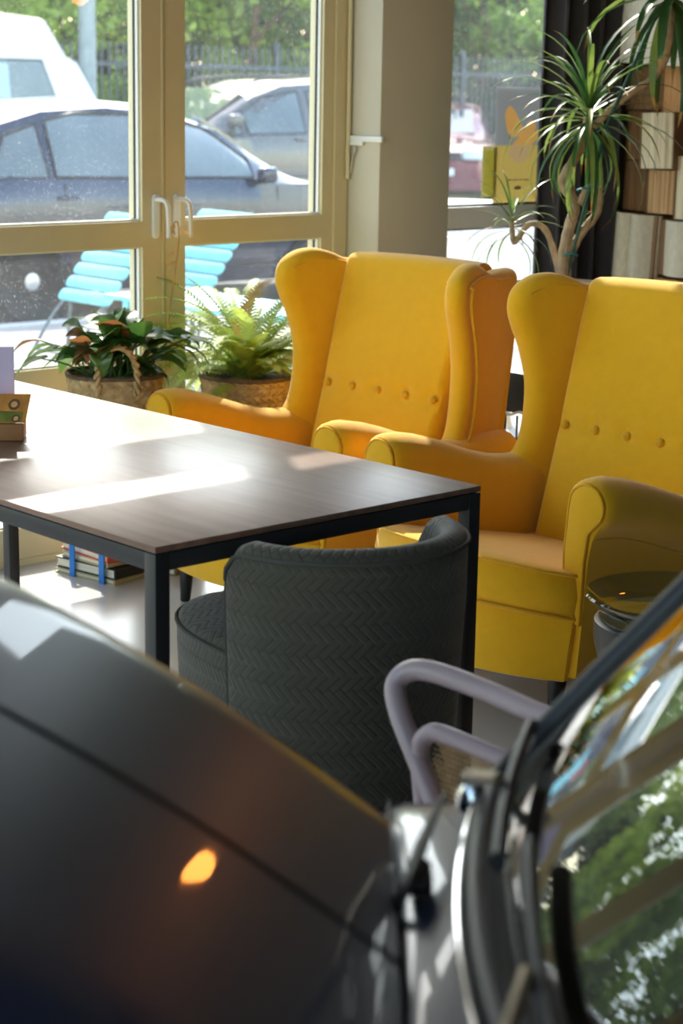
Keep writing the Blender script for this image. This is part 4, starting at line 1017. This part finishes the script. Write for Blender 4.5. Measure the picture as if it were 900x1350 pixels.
# ------------------------------------------------------------------ parked vehicles
def car_paint(name, col, rough=.25, metal=.5): return mat(name, col, rough, metal=metal, coat=1, var=.04, vscale=2)
def vehicle(name, label, cat, loc, rz, paint, prof, wbelt, wtop, wheels, wr, wins, front=None, zb=.2, extras=None):
    """prof: stations (x, z_belt, z_top) from rear (x=0) to front; half width at belt / roof; wins: side window polygons (x, z)"""
    t = thing(name, label, cat, loc, rz)
    def interp(x):
        for i in range(len(prof)-1):
            a, b = prof[i], prof[i+1]
            if a[0] <= x <= b[0]:
                f = (x-a[0])/(b[0]-a[0]); return [a[j]+(b[j]-a[j])*f for j in range(3)]
        return prof[-1] if x > prof[-1][0] else prof[0]
    Lx = prof[-1][0]
    def halfw(x, z):
        _, zbelt, ztop = interp(x); e = min(x, Lx-x); nar = 1-.28*(1-min(1, e/.55))**2.2
        if z <= zbelt:
            f = (z-zb)/max(.01, zbelt-zb); return wbelt*nar*(1-.05*(1-min(1, f*2))**2-.03*max(0, f-.6)/.4)
        f = (z-zbelt)/max(.05, ztop-zbelt); return nar*(wbelt*.97+(wtop-wbelt*.97)*min(1, f))
    rings = []; xs = []
    for i in range(len(prof)-1):
        for k in range(4): xs.append(prof[i][0]+(prof[i+1][0]-prof[i][0])*k/4)
    xs.append(Lx)
    for x in xs:
        _, zbelt, ztop = interp(x); zt2 = max(ztop, zbelt+.02)
        zz = [zb, zb+.1, zb+(zbelt-zb)*.45, zb+(zbelt-zb)*.8, zbelt, zbelt+(zt2-zbelt)*.5, zt2-.05*min(1, (zt2-zbelt)/.2)]
        side = [(halfw(x, z), z) for z in zz]; wt = side[-1][0]
        side += [(wt*.86, zt2-.012), (wt*.5, zt2+.012), (0, zt2+.02)]
        rings.append([Vector((x, s, z)) for s, z in side]+[Vector((x, -s, z)) for s, z in reversed(side[:-1])])
    obj('body', add_loft(bmesh.new(), rings), paint, t, ang=.5)
    sidemap = lambda sg: (lambda a, b, c: (a, sg*(halfw(a, b)+.004+c), b))
    for P in wins:
        for sg in (-1, 1):
            obj('side_window', pillow(smooth2([P[i] for i in range(len(P))], 1), .006, .002, 1, sidemap(sg)), M_cwin, t)
            obj('window_trim', tube([sidemap(sg)(a, b, .003) for a, b in P], .011, 5, True), M_gasket, t)
    for x, r in wheels:
        for sg in (-1, 1):
            w_ = halfw(x, wr)
            arch_ = obj('wheel_arch', pillow(circ(x, wr, wr*1.18, 26), .012, .004, 1, lambda a, b, c: (a, sg*(w_*1.0+.004+c), max(b, .02))), M_dark, t)
            tw = obj('tyre', lathe([(wr*.6, -.09), (wr*.93, -.1), (wr, -.07), (wr, .07), (wr*.93, .1), (wr*.6, .09)], 28), M_tire, t)
            tw.location = (x, sg*(w_-.06), wr); tw.rotation_euler = (pi/2, 0, 0)
            hb = bmesh.new()
            add_lathe(hb, [(wr*.62, .06), (wr*.66, .08), (wr*.60, .088), (wr*.57, .07)], 28)
            for k in range(7):
                a = 2*pi*k/7; d = Vector((math.cos(a), math.sin(a), 0)); n_ = Vector((-d.y, d.x, 0))
                add_loft(hb, [[d*q+n_*ww+Vector((0, 0, z)) for ww, z in ((-hw, .06), (hw, .06), (hw, .085), (-hw, .085))] for q, hw in ((.03, .03), (wr*.6, .045))])
            add_lathe(hb, [(.06, .06), (.06, .09), (.02, .095)], 14)
            h = obj('wheel_rim', hb, M_hub, t); h.location = (x, sg*(w_-.06), wr); h.rotation_euler = (pi/2 if sg < 0 else -pi/2, 0, 0)
    if front:   # windscreen and rear window as inset quads: (x0,z0,x1,z1)
        for nm, (x0, z0, x1, z1) in front.items():
            w0, w1 = halfw(x0, z0)*.86, halfw(x1, z1)*.84
            d = Vector((x1-x0, 0, z1-z0)).normalized(); nn = Vector((-d.z, 0, d.x)) if nm == 'rear_window' else Vector((d.z, 0, -d.x))
            if nn.z < 0: nn = -nn
            Q = [Vector((x0, -w0, z0)), Vector((x0, w0, z0)), Vector((x1, w1, z1)), Vector((x1, -w1, z1))]
            mids = [Vector(((x0+x1)/2, s*(w0+w1)/2, (z0+z1)/2))+nn*.03 for s in (-1, 1)]
            obj(nm, add_loft(bmesh.new(), [[p+nn*.028, p+nn*.012] for p in (Q[0], Q[1])]+[], cap=False) if 0 else add_loft(bmesh.new(), [[Q[0]+nn*.03, Q[1]+nn*.03, Q[2]+nn*.03, Q[3]+nn*.03], [Q[0], Q[1], Q[2], Q[3]]]), M_cwin, t)
    if extras: extras(t, halfw, sidemap)
    return t
M_cwin = mat('car_glass', (.10, .13, .13), .04, var=.2, vscale=1.5, spec=.9, coat=1)
def seam(t, sm, P): obj('door_seam', tube([sm(-1)(a, b, .0) for a, b in P], .006, 5), M_gasket, t)
def hatch_extras(t, hw, sm):
    for sg in (-1, 1):
        obj('mirror', pillow(rrect(-.09, .09, -.06, .06, .045), .12, .04, 4, lambda a, b, c: (2.80+a*.8, sg*(hw(2.8, .98)+.09+c), .99+b)), MATS['navy_paint'], t)
        obj('door_handle', pillow(rrect(-.08, .08, -.014, .014, .012), .03, .01, 2, lambda a, b, c: (1.02+a, sg*(hw(1, .86)+.012+c), .86+b)), MATS['navy_paint'], t)
        obj('tail_lamp', pillow(smooth2([(.02, .82), (.16, .86), (.12, 1.0), (.03, 1.02)], 3), .05, .015, 3, sm(sg)), mat('tail_red', (.55, .02, .02), .15, coat=1), t)
        obj('head_lamp', pillow(smooth2([(3.75, .70), (4.05, .66), (4.02, .78), (3.7, .84)], 3), .04, .015, 3, sm(sg)), M_lampg, t)
    seam(t, sm, [(1.02, .35), (1.0, .95)]); seam(t, sm, [(1.86, .30), (1.86, .95)]); seam(t, sm, [(2.95, .32), (2.93, .9)])
    seam(t, sm, [(.3, .36), (1.5, .33), (3.0, .33)])
HB = [(0, .80, .82), (.10, .92, 1.02), (.45, .97, 1.36), (.95, .975, 1.49), (1.5, .965, 1.52), (2.0, .955, 1.49), (2.5, .94, 1.36), (3.05, .92, 1.06), (3.25, .92, .96), (3.75, .86, .885), (4.1, .74, .76), (4.2, .6, .62)]
vehicle('hatchback_car', 'dark blue hatchback parked at the kerb, nearest of the cars outside', 'car', (6.2, 11.45, -.13), 0, car_paint('navy_paint', (.009, .020, .052)), HB, .87, .60, [(.70, 0), (3.32, 0)], .30,
        [[(.42, 1.0), (.88, 1.0), (.88, 1.36), (.62, 1.28)], [(.94, 1.0), (1.82, .985), (1.82, 1.43), (1.2, 1.43), (.96, 1.38)], [(1.90, .985), (2.72, .97), (2.74, 1.10), (2.35, 1.34), (1.90, 1.43)]],
        {'rear_window': (.12, 1.06, .46, 1.36), 'windscreen': (3.1, 1.02, 2.45, 1.38)}, extras=hatch_extras)
def mpv_extras(t, hw, sm):
    for sg in (-1, 1):
        obj('mirror', pillow(rrect(-.11, .11, -.07, .07, .05), .12, .04, 4, lambda a, b, c: (3.15+a*.8, sg*(hw(3.1, 1.25)+.10+c), 1.29+b)), MATS['silver_paint'], t)
        obj('door_handle', pillow(rrect(-.09, .09, -.016, .016, .014), .04, .014, 2, lambda a, b, c: (2.2+a, sg*(hw(2, 1.05)+.012+c), 1.08+b)), MATS['silver_paint'], t)
        obj('side_moulding', tube([sm(sg)(x, .68, .004) for x in (.9, 1.8, 2.6, 3.2)], .022, 6), MATS['silver_paint'], t)
        obj('roof_rail', tube(catmull([(.5, sg*.58, 1.73), (.8, sg*.58, 1.80), (1.6, sg*.585, 1.81), (2.5, sg*.585, 1.76), (2.7, sg*.585, 1.70)], 5), .018, 6), M_steel, t)
        obj('head_lamp', pillow(smooth2([(3.95, .72), (4.3, .70), (4.25, .84), (3.9, .90)], 3), .04, .015, 3, sm(sg)), M_lampg, t)
    seam(t, sm, [(2.02, .4), (2.02, 1.15)]); seam(t, sm, [(3.15, .45), (3.1, 1.12)])
MP = [(0, .85, .9), (.08, 1.05, 1.3), (.3, 1.1, 1.66), (.8, 1.1, 1.75), (1.6, 1.1, 1.78), (2.3, 1.1, 1.73), (2.75, 1.1, 1.60), (3.3, 1.08, 1.30), (3.65, 1.06, 1.10), (4.1, .95, .97), (4.4, .8, .82), (4.48, .6, .62)]
vehicle('family_van_car', 'silver-grey family car with black roof rails parked across the road', 'car', (16.35, 16.9, -.13), pi, car_paint('silver_paint', (.10, .10, .105), .3, .3), MP, .90, .62, [(.8, 0), (3.5, 0)], .31,
        [[(.35, 1.18), (.95, 1.16), (.95, 1.58), (.5, 1.56)], [(1.05, 1.16), (1.95, 1.15), (1.95, 1.63), (1.05, 1.64)], [(2.1, 1.15), (2.95, 1.14), (2.95, 1.38), (2.62, 1.55), (2.1, 1.63)], [(3.03, 1.14), (3.28, 1.14), (3.06, 1.30)]],
        {'windscreen': (3.55, 1.16, 2.75, 1.62)}, extras=mpv_extras)
def van_extras(t, hw, sm):
    for sg in (-1, 1):
        obj('head_lamp', pillow(smooth2([(4.9, .8), (5.15, .78), (5.12, 1.0), (4.95, 1.02)], 3), .04, .015, 3, sm(sg)), M_lampg, t)
    obj('window_poster', pillow(rrect(3.05, 3.42, 1.50, 1.86, .01), .01, .002, 1, sm(-1)), mat('pale_blue_sheet', (.45, .62, .66), .6), t)
VN = [(0, 1.3, 2.3), (.1, 1.38, 2.40), (1.5, 1.4, 2.42), (3.3, 1.4, 2.41), (3.95, 1.4, 2.36), (4.2, 1.4, 2.0), (4.35, 1.38, 1.93), (4.62, 1.3, 1.5), (4.9, 1.15, 1.22), (5.2, .9, .95), (5.3, .7, .72)]
vehicle('delivery_van', 'white high-roofed van standing across the road behind the blue hatchback', 'van', (7.42, 17.9, -.13), 0, car_paint('white_paint', (.84, .80, .72), .3, 0), VN, .98, .82, [(1.0, 0), (4.3, 0)], .34,
        [[(2.6, 1.46), (4.02, 1.44), (3.86, 1.90), (2.6, 1.90)], [(.6, 1.46), (2.45, 1.46), (2.45, 1.90), (.6, 1.90)]], {'windscreen': (4.65, 1.46, 4.33, 1.92)}, extras=van_extras)
def red_extras(t, hw, sm):
    for sg in (-1, 1):
        obj('head_lamp', pillow(rrect(-.2, .2, -.08, .08, .06), .08, .03, 3, lambda a, b, c: (4.26+c-.25*abs(a)*1, sg*.56+a, .74+b)), M_lampg, t)
    obj('grille', pillow(rrect(-.35, .35, -.06, .06, .03), .04, .012, 2, lambda a, b, c: (4.30+c, a, .72+b)), M_steel, t)
    obj('number_plate', pillow(rrect(-.26, .26, -.055, .055, .01), .02, .006, 2, lambda a, b, c: (4.36+c, a, .48+b)), M_white, t)
vehicle('saloon_car', 'dark red car facing us in the right window, beyond the white table', 'car', (23.3, 22.6, -.13), pi+.75, car_paint('wine_paint', (.20, .04, .06), .3, .3), [(a, b, c) for a, b, c in HB], .88, .60, [(.70, 0), (3.32, 0)], .30,
        [[(.94, 1.0), (1.82, .985), (1.82, 1.43), (.96, 1.38)], [(1.90, .985), (2.72, .97), (2.35, 1.34), (1.90, 1.43)]], {'windscreen': (3.1, 1.02, 2.45, 1.38)}, extras=red_extras)

# ------------------------------------------------------------------ fence and trees across the road
t = thing('metal_fence', 'tall dark bar fence with two rails along the far side of the road', 'fence', (0, 21.0, 0))
M_fence = mat('fence_paint', (.10, .11, .12), .6, var=.2)
for k in range(19): obj('post', box(2.0*k, 2.0*k+.07, -.035, .035, -.05, 2.2, .006), M_fence, t)
bm = bmesh.new()
for k in range(300):
    x = .125*k
    if x > 36.1: break
    add_box(bm, x, x+.03, -.012, .012, .15, 2.12)
o = obj('bars', bm, M_fence, t, smooth=False); o['kind'] = 'stuff'
for z in (.25, 1.80): obj('rail', box(0, 36.07, -.02, .02, z, z+.06), M_fence, t)
def leafmat(n, a, b): return mat(n, a, .6, col2=b, vscale=.9, trans=.45)
LM = [leafmat('foliage_bright', (.22, .36, .04), (.55, .66, .12)), leafmat('foliage_mid', (.12, .24, .04), (.30, .45, .08)), leafmat('foliage_dark', (.03, .07, .02), (.08, .15, .04))]
def foliage_mesh(seed, n, rad, squash, size):
    rs = np.random.RandomState(seed); nb = 26
    cs = rs.normal(size=(nb, 3)); cs /= np.linalg.norm(cs, axis=1)[:, None]; cs *= (rad*(.25+.75*rs.rand(nb)**.6))[:, None]; cs[:, 2] *= squash
    br = rad*(.22+.2*rs.rand(nb)); idx = rs.randint(0, nb, n); d = rs.normal(size=(n, 3)); d /= np.linalg.norm(d, axis=1)[:, None]
    P = cs[idx]+d*(br[idx]*(.55+.45*rs.rand(n)))[:, None]
    a = rs.normal(size=(n, 3)); a /= np.linalg.norm(a, axis=1)[:, None]; b = np.cross(a, rs.normal(size=(n, 3))); b /= np.linalg.norm(b, axis=1)[:, None]
    s = (size*(.6+.8*rs.rand(n)))[:, None]
    V = np.stack([P-a*s, P+b*s*.55, P+a*s, P-b*s*.55], 1).reshape(-1, 3)
    me = bpy.data.meshes.new('foliage'); F = np.arange(n*4).reshape(n, 4)
    me.from_pydata(V.tolist(), [], F.tolist()); return me
FM = {}
def tree(name, label, x, y, h, rad, m, seed, trunk=True, size=.10, n=5200, base=1.2, squash=1.1):
    t = thing(name, label, 'tree' if trunk else 'shrub', (x, y, -.05), seed*1.3)
    key = (seed % 4, m)
    me = foliage_mesh(seed, n, rad, squash, size)
    me.materials.append(LM[m]); o = obj('foliage', me, None, t, kind='stuff'); o.location = (0, 0, h)
    if trunk:
        rg = random.Random(seed); P = catmull([(0, 0, 0), (.08, .05, h*.35), (-.05, .1, h*.7), (.05, .0, h)], 5)
        obj('trunk', tube(P, [.14-.09*i/(len(P)-1) for i in range(len(P))], 9), mat('tree_bark', (.20, .12, .075), .85, var=.4, vscale=6, bump=.4, bscale=20), t)
        for k in range(4):
            az = rg.uniform(0, 6.28); z0 = h*(.35+.15*k)
            obj('branch', tube([(0, 0, z0), (.6*math.cos(az), .6*math.sin(az), z0+.55), (1.3*math.cos(az), 1.3*math.sin(az), z0+.9)], [.045, .035, .015], 6), MATS['tree_bark'], t)
    return t
TL = [(11.5, 24.5, 3.4, 2.3, 1, 1), (14.6, 23.2, 3.9, 1.9, 0, 2), (17.0, 24.6, 3.2, 2.2, 0, 3), (19.2, 22.9, 2.9, 1.8, 0, 4), (21.2, 24.5, 3.3, 2.2, 1, 5), (24.4, 24.8, 3.6, 2.4, 2, 6), (27.3, 25.5, 3.4, 2.5, 1, 7), (31.5, 26.0, 3.8, 2.8, 2, 8), (7.2, 25.0, 5.8, 3.3, 0, 9), (2.5, 25.5, 6.2, 3.5, 1, 10), (-2.5, 25, 6.0, 3.3, 0, 11)]
WHERE = ['behind the white van', 'with bright yellow-green leaves between the van and the door mullion', 'behind the fence right of the mullion', 'low and bright, above the silver family car roof', 'behind the roof rails of the silver family car', 'dark, at the left side of the right window', 'dark, beyond the dark red car', 'dark, furthest right behind the curtain', 'left of the van, out past the photo edge', 'far left along the fence', 'at the far left end of the fence']
for (x, y, h, r, m, sd_), wh in zip(TL, WHERE): tree('leafy_tree', 'leafy tree '+wh, x, y, h, r, m, sd_, size=.10 if h < 5 else .15, n=5200 if h < 5 else 9000)
HL = [(8, 27.5, 2.5, 2.9, 2, 21), (13, 28, 2.8, 3.2, 2, 22), (18, 28, 2.6, 3.2, 2, 23), (23, 28.5, 2.8, 3.3, 2, 24), (28, 29, 2.8, 3.4, 2, 25), (33.5, 29.5, 3, 3.6, 2, 26), (3, 28, 2.6, 3, 2, 27), (-3, 28, 2.6, 3, 2, 28), (12.2, 22.3, .9, 1.1, 1, 31), (16.0, 22.2, .8, 1.1, 0, 32), (20.3, 22.2, .9, 1.1, 1, 33), (25.0, 23.0, .9, 1.2, 2, 34)]
HW = ['behind the white van trees', 'behind the bright yellow-green tree', 'behind the tree right of the mullion', 'behind the silver family car trees', 'behind the dark red car', 'at the far right end', 'far left behind the fence', 'at the far left end of the row', 'at the fence foot, beside the van', 'at the fence foot, in front of the trunk', 'at the fence foot, behind the silver car bonnet', 'at the fence foot, left in the right window']
for (x, y, h, r, m, sd_), wh in zip(HL, HW): tree('shrub', 'dense dark shrub '+wh if m == 2 else 'green bush '+wh, x, y, h, r, m, sd_, False, .13 if r > 2 else .08, 6500 if r > 2 else 2500, squash=1.0)
t = thing('lamp_post', 'grey lamp post rising behind the white van', 'lamp post', (14.1, 20.2, -.05))
obj('pole', tube([(0, 0, 0), (0, 0, 5.5)], [.13, .09], 14), mat('post_grey', (.34, .38, .38), .6, var=.1), t)
obj('lamp_head', tube(catmull([(0, 0, 5.5), (0, -.5, 5.8), (0, -1.1, 5.85)], 5), [.06]*10+[.09], 8), MATS['post_grey'], t)
